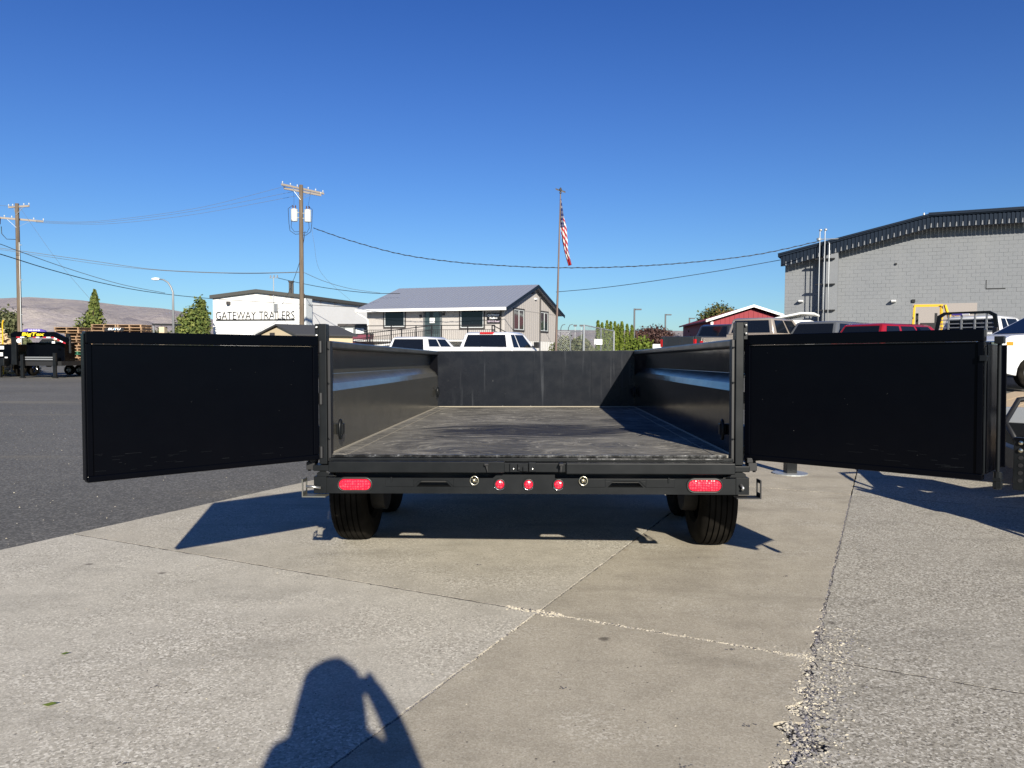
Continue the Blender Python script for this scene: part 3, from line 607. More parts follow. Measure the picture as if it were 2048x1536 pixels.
def set_back(o):
    for v_ in o.data.vertices: v_.co.x *= 1.024; v_.co.y += 0.092; v_.co.z = (v_.co.z-0.55)*1.024+0.55
done_ = set()
for o in list(T.children):
    if o.name.split('.')[0] in ('bumper', 'ramp_cover', 'tail_light', 'bumper_end', 'slotted_bracket', 'hook_pin', 'marker_light'):
        for q in [o]+list(o.children):
            if q.data.name not in done_: done_.add(q.data.name); set_back(q)

# doors
def door(s, hinge_w, tip_w):
    h_ = TI @ Vector((*hinge_w, 1.0)); t_ = TI @ Vector((*tip_w, 1.0)); dx, dy = t_.x-h_.x, t_.y-h_.y
    Ld = math.hypot(dx, dy); a = math.atan2(dy, dx)
    # door axes: x along the leaf, y towards the outside face (away from the camera), z up
    flip = 1 if s > 0 else -1
    m_ = MB(); y0, y1 = (0.006, 0.012)
    z0, z1 = -0.018, 0.624
    m_.box(0.03, Ld-0.02, 0.010*flip if flip > 0 else -0.016, 0.016 if flip > 0 else -0.010, z0+0.02, z1-0.055)
    d = m_.build('rear_door', 'black', T); d.location = (h_.x, h_.y, 0); d.rotation_euler = (0, 0, a)
    f_ = lambda q0, q1: (min(q0*flip, q1*flip), max(q0*flip, q1*flip))
    def bx(mbb, x0, x1, q0, q1, za, zb_): u0, u1 = f_(q0, q1); mbb.box(x0, x1, u0, u1, za, zb_)
    m_ = MB(); bx(m_, 0.0, Ld, 0.0, 0.055, z1-0.052, z1); m_.build('top_tube', 'black', d, bevel=0.004)
    m_ = MB(); bx(m_, 0.0, Ld, 0.004, 0.050, z0, z0+0.028); m_.build('bottom_tube', 'black', d, bevel=0.004)
    m_ = MB(); bx(m_, Ld-0.024, Ld, 0.001, 0.050, z0+0.0285, z1-0.0525); m_.build('edge_tube', 'black', d, bevel=0.003)
    m_ = MB(); bx(m_, 0.0, 0.030, 0.002, 0.050, z0+0.0285, z1-0.0525); m_.build('edge_tube', 'black', d, bevel=0.003)
    for k in range(3):
        m_ = MB(); bx(m_, Ld*(k+1)/4-0.03, Ld*(k+1)/4+0.03, 0.017, 0.052, z0+0.03, z1-0.054); m_.build('rib', 'black', d)
    m_ = MB(); bx(m_, 0.03, Ld-0.03, 0.0, 0.0085, z1-0.0565, z1-0.0535); m_.build('weld_line', 'dusty', d)
    if s > 0:   # latch channel and lock rod on the free edge of the right door
        m_ = MB(); bx(m_, Ld+0.0105, Ld+0.016, 0.004, 0.295, z0+0.03, z1-0.065); bx(m_, Ld+0.0, Ld+0.030, 0.2955, 0.305, z0+0.03, z1-0.065)
        m_.build('latch_channel', 'black', d, bevel=0.003)
        m_ = MB(); bx(m_, Ld+0.002, Ld+0.010, 0.0, 0.022, z0+0.03, z1-0.08); m_.build('edge_strip', 'dusty', d, bevel=0.002)
        m_ = MB(); q = 0.125*flip
        m_.tube([(Ld+0.034, q, z0-0.045), (Ld+0.034, q, z1-0.035)], 0.0085, 8)
        m_.tube([(Ld+0.034, q, z0-0.046), (Ld+0.034, q, z0+0.03)], 0.017, 10); m_.box(Ld+0.017, Ld+0.053, q-0.02, q+0.02, z1-0.062, z1-0.030)
        m_.box(Ld+0.019, Ld+0.050, q-0.017, q+0.017, z0-0.012, z0+0.004); m_.box(Ld+0.018, Ld+0.051, q-0.016, q+0.016, z0-0.040, z0-0.014)
        m_.build('lock_rod', 'dusty', d, bevel=0.002)
        m_ = MB(); m_.tube([(Ld+0.004, 0.03, z1-0.10), (Ld+0.010, 0.0, z1-0.12), (Ld+0.004, 0.01, z1-0.15)], 0.007, 8); m_.box(Ld-0.012, Ld+0.014, -0.012, 0.0, z1-0.135, z1-0.112); m_.build('latch_handle', 'dusty', d)
    else:
        m_ = MB(); bx(m_, Ld+0.001, Ld+0.007, 0.0, 0.045, z0+0.01, z1-0.01); m_.build('edge_strip', 'black', d, bevel=0.002)
    rr = random.Random(11 if s > 0 else 12); m_ = MB()
    for _ in range(9):
        x = rr.uniform(0.08, Ld-0.06); z = rr.uniform(0.02, 0.54); q = 0.0092
        m_.lathe([(0.0, -0.0012), (rr.uniform(0.0009, 0.0022), -0.0006), (0.0025, 0.0008)], 6, (x, q*flip, z), 'y')
    o_ = m_.build('paint_chips', 'dusty', d); o_['kind'] = 'stuff'
    m_ = MB(); u0, u1 = f_(0.0095, 0.0103)
    for _ in range(22):
        x = rr.uniform(0.55, 0.95)*Ld if rr.random() < 0.7 else rr.uniform(0.1, 0.9)*Ld; z = rr.uniform(0.012, 0.10); w2 = rr.uniform(0.01, 0.07); m_.box(x, min(x+w2, Ld-0.03), u0, u1, z, z+rr.uniform(0.0006, 0.0016))
    o_ = m_.build('scratches', 'dusty', d); o_['kind'] = 'stuff'
    for zz in (0.02, 0.30, 0.57):
        m_ = MB(); m_.lathe([(0, -0.03), (0.013, -0.03), (0.013, 0.03), (0, 0.03)], 12, (-0.018, 0.012*flip, zz), 'z'); m_.build('hinge', 'dark', d, smooth='auto')
    return d
door(-1, (-1.000, 3.985, 0.75), (-1.788, 3.225, 0.75))
door(1, (1.200, 3.955, 0.75), (1.985, 3.225, 0.75))

# wheels, axles, fenders, frame, tongue
def tyre_profile(r, w):
    h_ = w/2; p = [(r*0.56, -h_*0.72), (r*0.62, -h_*0.92), (r*0.80, -h_*1.02), (r*0.92, -h_*0.93), (r*0.975, -h_*0.78)]
    for gx in (-0.60, -0.30, 0.0, 0.30, 0.60):
        c_ = gx*h_; rq = r*(1-0.030*gx*gx); p += [(rq, c_-0.005), (rq-0.012, c_-0.0025), (rq-0.012, c_+0.0025), (rq, c_+0.005)]
    return p+[(r*0.975, h_*0.78), (r*0.92, h_*0.93), (r*0.80, h_*1.02), (r*0.62, h_*0.92), (r*0.56, h_*0.72)]
def wheel(parent, name, c, r, w, rim='rim', out=1, n=48):
    mb = MB(); mb.lathe(tyre_profile(r, w), n, c, 'x', close=True); t = mb.build(name, 'tyre', parent, smooth='auto')
    mb = MB(); h_ = w/2*out; rr = r*0.57
    mb.lathe([(rr, -h_*0.7), (rr, h_*0.72), (rr*0.93, h_*0.70), (rr*0.85, h_*0.35), (rr*0.55, h_*0.30), (rr*0.42, h_*0.55), (rr*0.30, h_*0.60), (0, h_*0.62)], 24, c, 'x'); mb.build('rim', rim, t, smooth='auto')
    return t
AXZ = -0.37
for yy in (1.25, 2.12):
    for s in (-1, 1): wheel(T, 'wheel', (s*1.200, yy, AXZ+(0.012 if yy < 1.5 else 0.026)-s*0.010), 0.380, 0.238, 'rim', s)
    mb = MB(); mb.tube([(-1.08, yy, AXZ), (1.08, yy, AXZ)], 0.038, 10)
    for s in (-1, 1): mb.lathe([(0, -0.04), (0.15, -0.04), (0.155, 0.05), (0, 0.06)], 18, (s*1.05, yy, AXZ), 'x')
    mb.build('axle', 'pit', T, smooth='auto')
for s in (-1, 1):
    mb = MB(); pts = [(0.62, -0.10), (0.66, 0.02), (0.80, 0.085), (2.35, 0.085), (2.50, 0.02), (2.54, -0.10)]
    pr = pts+[(p[0]+(0.006 if p[0] < 1 else -0.006), p[1]-0.006) for p in reversed(pts)]
    mb.prism(pr, min(s*1.175, s*1.36), max(s*1.175, s*1.36), 'x'); mb.build('fender', 'dark', T)
    mb = MB(); mb.box(s*0.78-0.025, s*0.78+0.025, 0.35, 4.5, -0.12, -0.02); mb.build('frame_rail', 'pit', T)
    for yy in (1.25, 2.12):
        mb = MB()
        for k in range(4): mb.box(s*0.84-0.022, s*0.84+0.022, yy-0.30+0.05*k, yy+0.30-0.05*k, AXZ+0.045+0.010*k, AXZ+0.053+0.010*k)
        mb.box(s*0.84-0.03, s*0.84+0.03, yy-0.33, yy-0.28, AXZ+0.04, -0.10); mb.box(s*0.84-0.03, s*0.84+0.03, yy+0.28, yy+0.33, AXZ+0.04, -0.10)
        mb.build('leaf_spring', 'pit', T)
    mb = MB(); mb.bar((s*0.65, 4.4, -0.14), (s*0.05, 6.0, -0.14), 0.06, 0.12); mb.build('tongue_beam', 'dark', T)
    mb = MB(); mb.box(min(s*0.93, s*1.0), max(s*0.93, s*1.0), 0.45, 0.55, -0.28, -0.02); mb.tube([(s*0.93, 0.5, -0.24), (s*0.80, 0.5, -0.24), (s*0.80, 0.85, -0.20)], 0.012, 6); mb.build('brake_bracket', 'galv', T)
mb = MB()
for k in range(10): mb.box(-1.04, 1.04, 0.30+k*0.42, 0.36+k*0.42, -0.075, -0.016)
mb.build('crossmembers', 'pit', T)
mb = MB(); mb.tube([(0, 3.4, -0.26), (0, 1.9, -0.12)], 0.045, 10); mb.bar((-0.2, 2.6, -0.24), (-0.2, 1.3, -0.14), 0.04, 0.09); mb.bar((0.2, 2.6, -0.24), (0.2, 1.3, -0.14), 0.04, 0.09); mb.build('hoist', 'pit', T)
mb = MB(); mb.box(-0.45, 0.45, 4.55, 4.95, -0.10, 0.30); tb = mb.build('pump_box', 'dark', T, bevel=0.01)
mb = MB(); mb.box(-0.46, 0.46, 4.54, 4.96, 0.302, 0.325); mb.build('lid', 'dark', tb, bevel=0.005)
mb = MB(); mb.tube([(0, 5.3, -0.64), (0, 5.3, 0.10)], 0.035, 10); mb.box(-0.10, 0.10, 5.2, 5.4, -0.66, -0.64); mb.tube([(0, 5.3, 0.12), (0.18, 5.3, 0.12)], 0.01, 6); mb.build('jack', 'dark', T)
mb = MB(); mb.box(-0.04, 0.04, 5.95, 6.30, -0.17, -0.10); mb.lathe([(0, -0.05), (0.05, -0.04), (0.06, 0), (0.05, 0.04), (0, 0.05)], 14, (0, 6.32, -0.13), 'z'); mb.build('coupler', 'dark', T)

# ================================================================ PHOTOGRAPHER (behind the camera; only the shadow is in the picture)
def skin_body(name, joints, edges, mats, parent=None, sub=2):
    me = bpy.data.meshes.new(name); me.from_pydata([j[:3] for j in joints], edges, []); o = bpy.data.objects.new(name, me); COL.objects.link(o)
    for q in mats: me.materials.append(M[q])
    md = o.modifiers.new('skin', 'SKIN'); md.use_smooth_shade = True
    sv = me.skin_vertices[0].data
    for i, j in enumerate(joints): r = j[3]; sv[i].radius = (r, r) if not isinstance(r, tuple) else r
    sv[0].use_root = True
    sd = o.modifiers.new('sub', 'SUBSURF'); sd.levels = sub; sd.render_levels = sub
    if parent: o.parent = parent
    return o
P = thing('person', 'person with long hair raising a phone, present only as the shadow at the bottom', 'person', (0, -0.27, 0))
jt = [(0.0, -0.06, 0.78, (0.17, 0.13)), (0.015, -0.05, 0.95, (0.185, 0.12)), (0.015, -0.04, 1.08, (0.165, 0.115)), (0.0, -0.03, 1.19, (0.15, 0.085)), (0, 0.0, 1.27, 0.05), (0, 0.015, 1.345, 0.075), (0, 0.02, 1.41, 0.082), (0, 0.015, 1.462, 0.05),
      (-0.150, -0.03, 1.165, 0.055), (-0.205, 0.06, 0.985, 0.046), (-0.10, 0.20, 1.215, 0.030), (-0.05, 0.225, 1.27, 0.024),
      (0.175, -0.03, 1.165, 0.070), (0.262, 0.05, 0.985, 0.060), (0.180, 0.17, 1.185, 0.042), (0.096, 0.215, 1.312, 0.032),
      (-0.095, -0.05, 0.70, 0.092), (-0.105, 0.06, 0.42, 0.062), (-0.11, -0.04, 0.10, 0.042), (-0.115, 0.10, 0.035, 0.034),
      (0.095, -0.05, 0.70, 0.092), (0.105, 0.06, 0.42, 0.062), (0.11, -0.04, 0.10, 0.042), (0.115, 0.10, 0.035, 0.034)]
ed = [(0, 1), (1, 2), (2, 3), (3, 4), (4, 5), (5, 6), (6, 7), (3, 8), (8, 9), (9, 10), (10, 11), (3, 12), (12, 13), (13, 14), (14, 15), (0, 16), (16, 17), (17, 18), (18, 19), (0, 20), (20, 21), (21, 22), (22, 23)]
skin_body('body', jt, ed, ['cloth'], P)
mb = MB()
vs_ = []; fs = []; nn, mm = 20, 14
for j in range(mm+1):
    t = j/mm; z = 1.485-0.32*t; rr = 0.108*math.sin(min(1, t*3+0.30)*PI/2)*(1+0.25*t)
    for i in range(nn):
        a = 2*PI*i/nn; fr = 0.45 if math.sin(a) > 0.3 and t > 0.2 else 1.0
        vs_.append((rr*math.cos(a)*(1+.06*math.sin(7*a+3*t)), -0.012+rr*1.02*math.sin(a)*fr, z))
for j in range(mm):
    for i in range(nn): fs.append((j*nn+i, j*nn+(i+1) % nn, (j+1)*nn+(i+1) % nn, (j+1)*nn+i))
mb.add(vs_, fs); mb.add([vs_[i] for i in range(nn)], [tuple(range(nn))]); mb.build('hair', 'hair', P, smooth=True)
mb = MB(); mb.lathe([(0, -0.085), (0.05, -0.075), (0.068, -0.03), (0.072, 0.01), (0.066, 0.05), (0.04, 0.085), (0, 0.095)], 18, (0, 0.040, 1.385), 'z'); mb.tube([(0, .105, 1.395), (0, .128, 1.375), (0, .11, 1.365)], 0.010, 8)
for q in (-1, 1): mb.lathe([(0, -.010), (.011, -.006), (.012, 0), (.011, .006), (0, .01)], 10, (q*.028, .100, 1.405), 'z')
mb.tube([(-.022, .105, 1.342), (0, .110, 1.340), (.022, .105, 1.342)], 0.005, 6); mb.build('face', 'skin', P, smooth=True)
for s, hx in ((-1, -0.055), (1, 0.118)):
    j = [(hx, 0.222, 1.265, 0.020), (hx-s*0.004, 0.232, 1.300, 0.024)]; e = [(0, 1)]; ix = 1
    for k in range(4):
        b0 = len(j); z0_ = 1.275+0.018*k
        j += [(hx-s*0.022, 0.238, z0_, 0.008), (hx-s*0.030, 0.252-0.0, z0_+0.001, 0.007), (hx-s*(0.040-0.003*abs(k-1.5)), 0.254, z0_+0.002, 0.006)] ; e += [(1, b0), (b0, b0+1), (b0+1, b0+2)]
    b0 = len(j); j += [(hx-s*0.020, 0.222, 1.262, 0.009), (hx-s*0.036, 0.230, 1.268, 0.008), (hx-s*0.048, 0.234, 1.276, 0.007)]; e += [(0, b0), (b0, b0+1), (b0+1, b0+2)]
    # keep fingers behind the lens plane
    j = [(a, min(b, 0.252), c, d) for a, b, c, d in j]
    skin_body('hand', j, e, ['skin'], P, 1)
ph = MB(); ph.box(-0.045, 0.100, -0.008, 0.0, -0.058, 0.014)
pho = ph.build('phone', 'phone', None, loc=(0, -0.016, 1.300), bevel=0.003); tag(pho, 'dark phone held level in both hands of the photographer, seen only in the shadow', 'phone')
mb = MB(); mb.box(-0.039, 0.094, -0.0086, -0.0082, -0.053, 0.009); mb.build('screen', 'glass', pho)

# ================================================================ NEIGHBOURING TRAILERS AT THE RIGHT
def F2(a, b): return Vector((a, b, 0))
ET = thing('equipment_trailer', 'black flatbed trailer with a plank deck parked close behind the open right door', 'trailer', (3.70, 5.55, 0), R(-40))
# local: y runs from coupler back along the tongue
mb = MB(); mb.box(-0.045, 0.045, -0.05, 0.0, 0.31, 0.69)
ch = mb.build('hitch_channel', 'dusty', ET, bevel=0.004)
for k, z in enumerate((0.655, 0.60, 0.545, 0.49, 0.435, 0.38)):
    mb = MB(); mb.lathe([(0, -0.022 if k < 2 else -0.003), (0.015, -0.018 if k < 2 else -0.003), (0.017, 0), (0, 0)], 8, (0.0, -0.051, z), 'y'); mb.build('bolt' if k < 2 else 'bolt_hole', 'zinc' if k < 2 else 'pit', ch)
mb = MB(); mb.bar((0.06, 0.0, 0.52), (1.0, 1.75, 0.55), 0.07, 0.15); mb.bar((-0.0, 0.0, 0.52), (-0.75, 1.75, 0.55), 0.07, 0.15); mb.box(-0.9, 1.1, 1.70, 1.82, 0.45, 0.66); mb.build('tongue', 'dusty', ET, bevel=0.004)
mb = MB(); mb.box(0.02, 0.30, 0.05, 0.40, 0.62, 0.72); mb.box(0.10, 0.60, 0.5, 0.9, 0.60, 0.86); mb.build('tool_tray', 'dark', ET, bevel=0.008)
mb = MB()
for s in (-1.0, 1.1): mb.box(s-0.05, s+0.05, 1.82, 7.6, 0.48, 0.66)
for k in range(8): mb.box(-1.0, 1.1, 1.9+k*0.78, 1.98+k*0.78, 0.52, 0.64)
mb.build('frame', 'dark', ET, bevel=0.003)
pl = MB(); pl.box(-0.95, -0.71, 1.84, 7.5, 0.665, 0.705); pk = pl.build('plank', 'plank', ET)
for k in range(1, 8): c_ = pk.copy(); COL.objects.link(c_); c_.parent = ET; c_.location = (k*0.256, 0, (k % 3)*0.003)
mb = MB(); mb.box(-1.05, 1.15, 1.72, 1.80, 0.66, 0.80); mb.build('deck_rail', 'galv', ET, bevel=0.004)
hs_ = MB(); hs_.tube([(0.35, 0.7, 0.80), (0.10, 0.75, 0.96), (-0.10, 0.60, 0.93), (-0.16, 0.40, 0.76), (-0.05, 0.2, 0.62)], 0.022, 8); hs_.build('hydraulic_hose', 'rubber', ET, smooth=True)
# safety chain
cn = MB(); p0 = Vector((0.02, -0.03, 0.33)); p1 = Vector((0.42, -0.35, 0.03)); nl = 15
for i in range(nl):
    t = (i+0.5)/nl; p = p0.lerp(p1, t)+Vector((0, 0, -0.10*math.sin(PI*t))); d = (p1-p0).normalized(); w_ = d.orthogonal().normalized() if i % 2 else d.cross(d.orthogonal()).normalized()
    cn.tube([p+d*0.026*math.cos(a)+w_*0.014*math.sin(a) for a in [2*PI*k/10 for k in range(11)]], 0.0048, 5, caps=False)
cn.build('safety_chain', 'galv', ET, smooth=True)
for s in (-1, 1):
    for yy in (4.6, 5.5): wheel(ET, 'wheel', (s*1.25+0.05, yy, 0.37), 0.37, 0.22, 'rim', s, 28)
    mb = MB(); mb.box(s*1.25+0.05-0.14, s*1.25+0.05+0.14, 4.1, 6.0, 0.79, 0.80); mb.build('fender', 'dark', ET)
# drop leg standing behind the right door
DL = thing('stabiliser_leg', 'short square steel jack leg on a round foot plate under the right door', 'jack', (2.97, 8.15, 0))
mb = MB(); mb.box(-0.055, 0.055, -0.055, 0.055, 0.012, 0.75); mb.build('leg', 'dusty', DL, bevel=0.004)
mb = MB(); mb.lathe([(0, 0), (0.18, 0), (0.18, 0.012), (0, 0.014)], 24, (0, 0, 0), 'z'); mb.build('foot_plate', 'galv', DL)
mb = MB(); mb.bar((-0.6, 0.2, 0.72), (1.2, -0.3, 0.72), 0.08, 0.10); mb.build('cross_tube', 'dark', DL)
mb = MB(); mb.lathe([(0, -0.004), (0.014, -0.003), (0.014, 0)], 10, (-0.028, -0.056, 0.17), 'y'); mb.build('pin_hole', 'pit', DL)
# trailer standing just outside the frame that throws the long shadow
UT = thing('utility_trailer', 'black trailer beyond the right edge whose long spiky shadow falls on the coarse slab', 'trailer', (4.20, 3.25, 0), R(13))
mb = MB(); mb.box(0, 2.1, 0, 1.95, 0.42, 0.62); mb.build('frame', 'dark', UT, bevel=0.005)
mb = MB(); mb.box(0.02, 2.08, 0.0, 1.93, 0.625, 0.66); mb.build('deck', 'plank', UT)
mb = MB()
for (x, y, z) in ((0.05, 0.15, 1.15), (0.05, 1.2, 0.95), (0.05, 1.88, 1.0)): mb.box(x-0.03, x+0.03, y-0.03, y+0.03, 0.66, z)
mb.bar((0.05, 0.15, 0.92), (0.05, 1.85, 0.92), 0.05, 0.05); mb.build('side_rail', 'dark', UT)
mb = MB(); mb.bar((0.10, 1.9, 0.62), (-0.02, 2.3, 0.75), 0.05, 0.07); mb.bar((-0.02, 0.6, 0.55), (-0.16, 0.1, 0.42), 0.03, 0.03); mb.bar((0.0, 1.5, 0.5), (-0.12, 1.0, 0.38), 0.04, 0.02); mb.build('hook_arm', 'dark', UT)
for yy in (0.7, 1.5): wheel(UT, 'wheel', (0.30, yy, 0.36), 0.36, 0.22, 'rim', -1, 28); wheel(UT, 'wheel', (1.9, yy, 0.36), 0.36, 0.22, 'rim', 1, 28)

# ================================================================ VEHICLES
def vplace(px, D, xl, yl, head):
    p = at(px, 700, D); s_, c_ = math.sin(R(head)), math.cos(R(head))
    x = p.x-(xl*c_+yl*s_); y = p.y-(-xl*s_+yl*c_)
    return (x, y, rise(x, y)-0.012)
def panel(mb, q, u0, u1, v0, v1, off, mi=0, th=0.010):
    a, b, c_, d = [Vector(x) for x in q]; n = (b-a).cross(d-a).normalized()
    P_ = lambda u, v: a.lerp(b, u).lerp(d.lerp(c_, u), v)
    k = [P_(u0, v0), P_(u1, v0), P_(u1, v1), P_(u0, v1)]
    mb.hexa([p+n*(off-th) for p in k]+[p+n*off for p in k], mi)
def vehicle(name, label, cat, loc, head, W_, Lc, belt, roof, hood, pnt, cab, top, style='suv', wr=0.37, bedz=None, third=False, group='vehicles parked in the yard', glassmat='glass'):
    V = thing(name, label, cat, loc, R(-head), group)
    w = W_/2; yf = Lc-0.95; yr = 1.05 if style == 'suv' else 1.25
    def arch(yc, r, n=9): return [(yc+r*math.cos(PI*k/n), 0.36+r*math.sin(PI*k/n)) for k in range(n, -1, -1)]
    bz = bedz if bedz else belt
    low = [(0.02, 0.40)]+[(yr-wr*1.12, 0.33)]+[(p[0], p[1]) for p in arch(yr, wr*1.12)]+[(yr+wr*1.12, 0.30), (yf-wr*1.12, 0.30)]+arch(yf, wr*1.12)+[(yf+wr*1.12, 0.33), (Lc-0.03, 0.42)]
    nose = [(Lc, 0.62), (Lc-0.06, hood-0.14), (Lc-0.30, hood-0.03), (cab[1]+0.02, hood+0.03), (cab[1]-0.15, belt)]
    if style == 'pickup':
        upper = nose+[(cab[0], belt), (cab[0], 0.78), (0.04, 0.78)]
    else: upper = nose+[(0.06, belt), (0.0, belt-0.25), (0.0, 0.62)]
    mb = MB(); mb.prism(low+upper, -w, w, 'x'); body = mb.build('body', pnt, V, bevel=0.05, smooth='auto')
    if style == 'pickup':
        mb = MB(); mb.box(-w+0.02, -w+0.10, 0.03, cab[0]-0.03, 0.70, bz); mb.box(w-0.10, w-0.02, 0.03, cab[0]-0.03, 0.70, bz); mb.build('bed_side', pnt, V, bevel=0.02)
        mb = MB(); mb.box(-w+0.12, w-0.12, 0.0, 0.07, 0.70, bz-0.005); mb.build('tailgate', pnt, V, bevel=0.02)
    a = 0.96*w; b = 0.80*w
    r0, r1 = cab; t0, t1 = top
    B = [(-a, r0, belt-0.02), (a, r0, belt-0.02), (a, r1, belt-0.02), (-a, r1, belt-0.02)]
    zc = roof-0.05
    Tp = [(-b, t0, zc), (b, t0, zc), (b, t1, zc), (-b, t1, zc)]
    mb = MB(); mid = [(-b*0.85, t0+0.12, roof), (b*0.85, t0+0.12, roof), (b*0.85, t1-0.12, roof), (-b*0.85, t1-0.12, roof)]
    mb.add(B+Tp+mid, [(0, 3, 2, 1), (0, 1, 5, 4), (1, 2, 6, 5), (2, 3, 7, 6), (3, 0, 4, 7), (4, 5, 9, 8), (5, 6, 10, 9), (6, 7, 11, 10), (7, 4, 8, 11), (8, 9, 10, 11)])
    mb.build('cab', pnt, V, bevel=0.05, smooth='auto')
    def win(nm, q, u0, u1, v0, v1):
        m_ = MB(); panel(m_, q, u0, u1, v0, v1, 0.012, th=0.02); m_.build(nm, glassmat, V, bevel=0.006)
    win('rear_window', (B[1], B[0], Tp[0], Tp[1]), 0.08, 0.92, 0.12 if style != 'suv' else 0.08, 0.92)
    win('windshield', (B[3], B[2], Tp[2], Tp[3]), 0.06, 0.94, 0.06, 0.92)
    sideR = (B[1], B[2], Tp[2], Tp[1]); sideL = (B[3], B[0], Tp[0], Tp[3])
    cuts = {'suv': [(0.07, 0.30), (0.34, 0.60), (0.635, 0.90)], 'pickup': [(0.10, 0.30), (0.35, 0.83)], 'crew': [(0.09, 0.45), (0.50, 0.86)]}
    cs = cuts['suv' if style == 'suv' else ('crew' if third == 'crew' else 'pickup')]
    for u0, u1 in cs:
        win('side_window', sideR, u0, u1, 0.10, 0.92); win('side_window', sideL, 1-u1, 1-u0, 0.10, 0.92)
    for s in (-1, 1):
        m_ = MB(); m_.box(s*w-0.02*s-0.05, s*w-0.02*s+0.05, -0.012, 0.08, belt-0.42, belt-0.10) if style == 'suv' else m_.box(s*(w-0.06)-0.055, s*(w-0.06)+0.055, -0.012, 0.06, bz-0.42, bz-0.12)
        m_.build('tail_lamp', 'red_lens2', V, bevel=0.01)
        m_ = MB(); m_.box(min(s*(w-0.32), s*(w-0.01)), max(s*(w-0.32), s*(w-0.01)), Lc-0.16, Lc+0.004, hood-0.30, hood-0.16); hl = m_.build('headlight', 'chrome', V, bevel=0.02)
        m_ = MB(); xx = sorted((s*(w-0.03), s*(w+0.008))); m_.box(xx[0], xx[1], Lc-0.36, Lc-0.16, hood-0.28, hood-0.18); m_.build('side_marker', 'amber', hl, bevel=0.01)
        m_ = MB(); m_.box(min(s*(w+0.02), s*(w+0.20)), max(s*(w+0.02), s*(w+0.20)), r1-0.42, r1-0.34, belt+0.02, belt+0.22); m_.box(min(s*(w-0.08), s*(w+0.03)), max(s*(w-0.08), s*(w+0.03)), r1-0.40, r1-0.36, belt+0.05, belt+0.09); m_.build('mirror', 'dark', V, bevel=0.02)
        m_ = MB(); m_.box(min(s*w*0.985, s*(w+0.012)), max(s*w*0.985, s*(w+0.012)), r0+0.9, r0+1.05, belt-0.16, belt-0.13); m_.build('door_handle', 'dark', V)
        for yy in (yr, yf): wheel(V, 'wheel', (s*(w-0.11), yy, wr), wr, 0.23, 'rim', s, 28)
    m_ = MB(); m_.box(-w+0.03, w-0.03, -0.08, 0.05, 0.42, 0.60); m_.build('rear_bumper', 'chrome' if style == 'pickup' else 'dark', V, bevel=0.03)
    m_ = MB(); m_.box(-w+0.03, w-0.03, Lc-0.05, Lc+0.09, 0.40, 0.62); m_.build('front_bumper', 'dark', V, bevel=0.03)
    m_ = MB(); m_.box(-w+0.36, w-0.36, Lc-0.10, Lc+0.012, 0.66, hood-0.18); m_.build('grille', 'dark', V, bevel=0.02)
    if third is True:
        m_ = MB(); m_.box(-0.24, 0.24, t0-0.03, t0+0.10, roof-0.075, roof-0.005); m_.build('brake_lamp', 'red_lens2', V, bevel=0.02)
    m_ = MB(); m_.box(-0.18, 0.18, -0.016, -0.006, belt-0.42, belt-0.27) if style == 'suv' else m_.box(-0.16, 0.16, -0.10, -0.085, 0.46, 0.58); m_.build('plate', 'white', V)
    return V
gv = 'vehicles parked in front of the office'
vehicle('pickup_truck', 'white pickup with a red brake lamp on its cab roof in front of the office', 'pickup truck', vplace(968, 24.5, 0, 1.95, 26), 26, 1.98, 5.7, 1.36, 1.885, 1.22, 'p_white', (1.98, 3.95), (2.12, 3.25), 'pickup', bedz=1.40, third=True, group=gv)
vehicle('pickup_truck', 'white crew cab pickup, the farther and lower of the two below the office ramp', 'pickup truck', vplace(812, 29.5, 0, 1.75, 26), 26, 1.92, 5.7, 1.26, 1.80, 1.15, 'p_white', (1.78, 4.2), (1.95, 3.5), 'pickup', bedz=1.25, third='crew', group=gv)
vehicle('pickup_truck', 'dark pickup with a black tailgate seen in front of the red barn', 'pickup truck', vplace(1390, 29.5, 0.95, 0.0, 58), 58, 1.95, 5.6, 1.34, 1.87, 1.2, 'p_dark', (1.9, 3.95), (2.05, 3.3), 'pickup', bedz=1.36)
vehicle('pickup_truck', 'beige crew cab pickup between the right door post and the grey wagon', 'pickup truck', vplace(1549, 27.0, 0.95, 1.75, 46), 46, 1.92, 5.8, 1.36, 1.95, 1.22, 'p_beige', (1.75, 4.2), (1.86, 3.5), 'pickup', bedz=1.22, third='crew')
vehicle('parked_suv', 'dark grey wagon with a wide tinted rear window', 'suv', vplace(1673, 26.5, 0.93, 0.1, 50), 50, 1.92, 5.0, 1.15, 1.70, 1.1, 'p_grey', (0.05, 3.8), (0.42, 3.0), 'suv')
vehicle('parked_suv', 'red sport utility vehicle right of the dark grey wagon', 'suv', vplace(1764, 25.0, 0.90, 0.1, 60), 60, 1.86, 4.9, 1.10, 1.63, 1.0, 'p_red', (0.05, 3.75), (0.36, 3.0), 'suv', wr=0.35)
fb = vehicle('flatbed_truck', 'white flatbed truck behind a black slatted headache rack', 'truck', vplace(1932, 24.5, 0, 2.6, 58), 58, 1.98, 6.0, 1.42, 1.98, 1.30, 'p_white', (2.75, 4.7), (2.9, 4.1), 'pickup', bedz=1.0)
mb = MB(); mb.box(-1.1, 1.1, 0.0, 2.6, 1.02, 1.12); mb.build('flat_deck', 'dark', fb, bevel=0.01)
mb = MB(); zt_ = 2.06
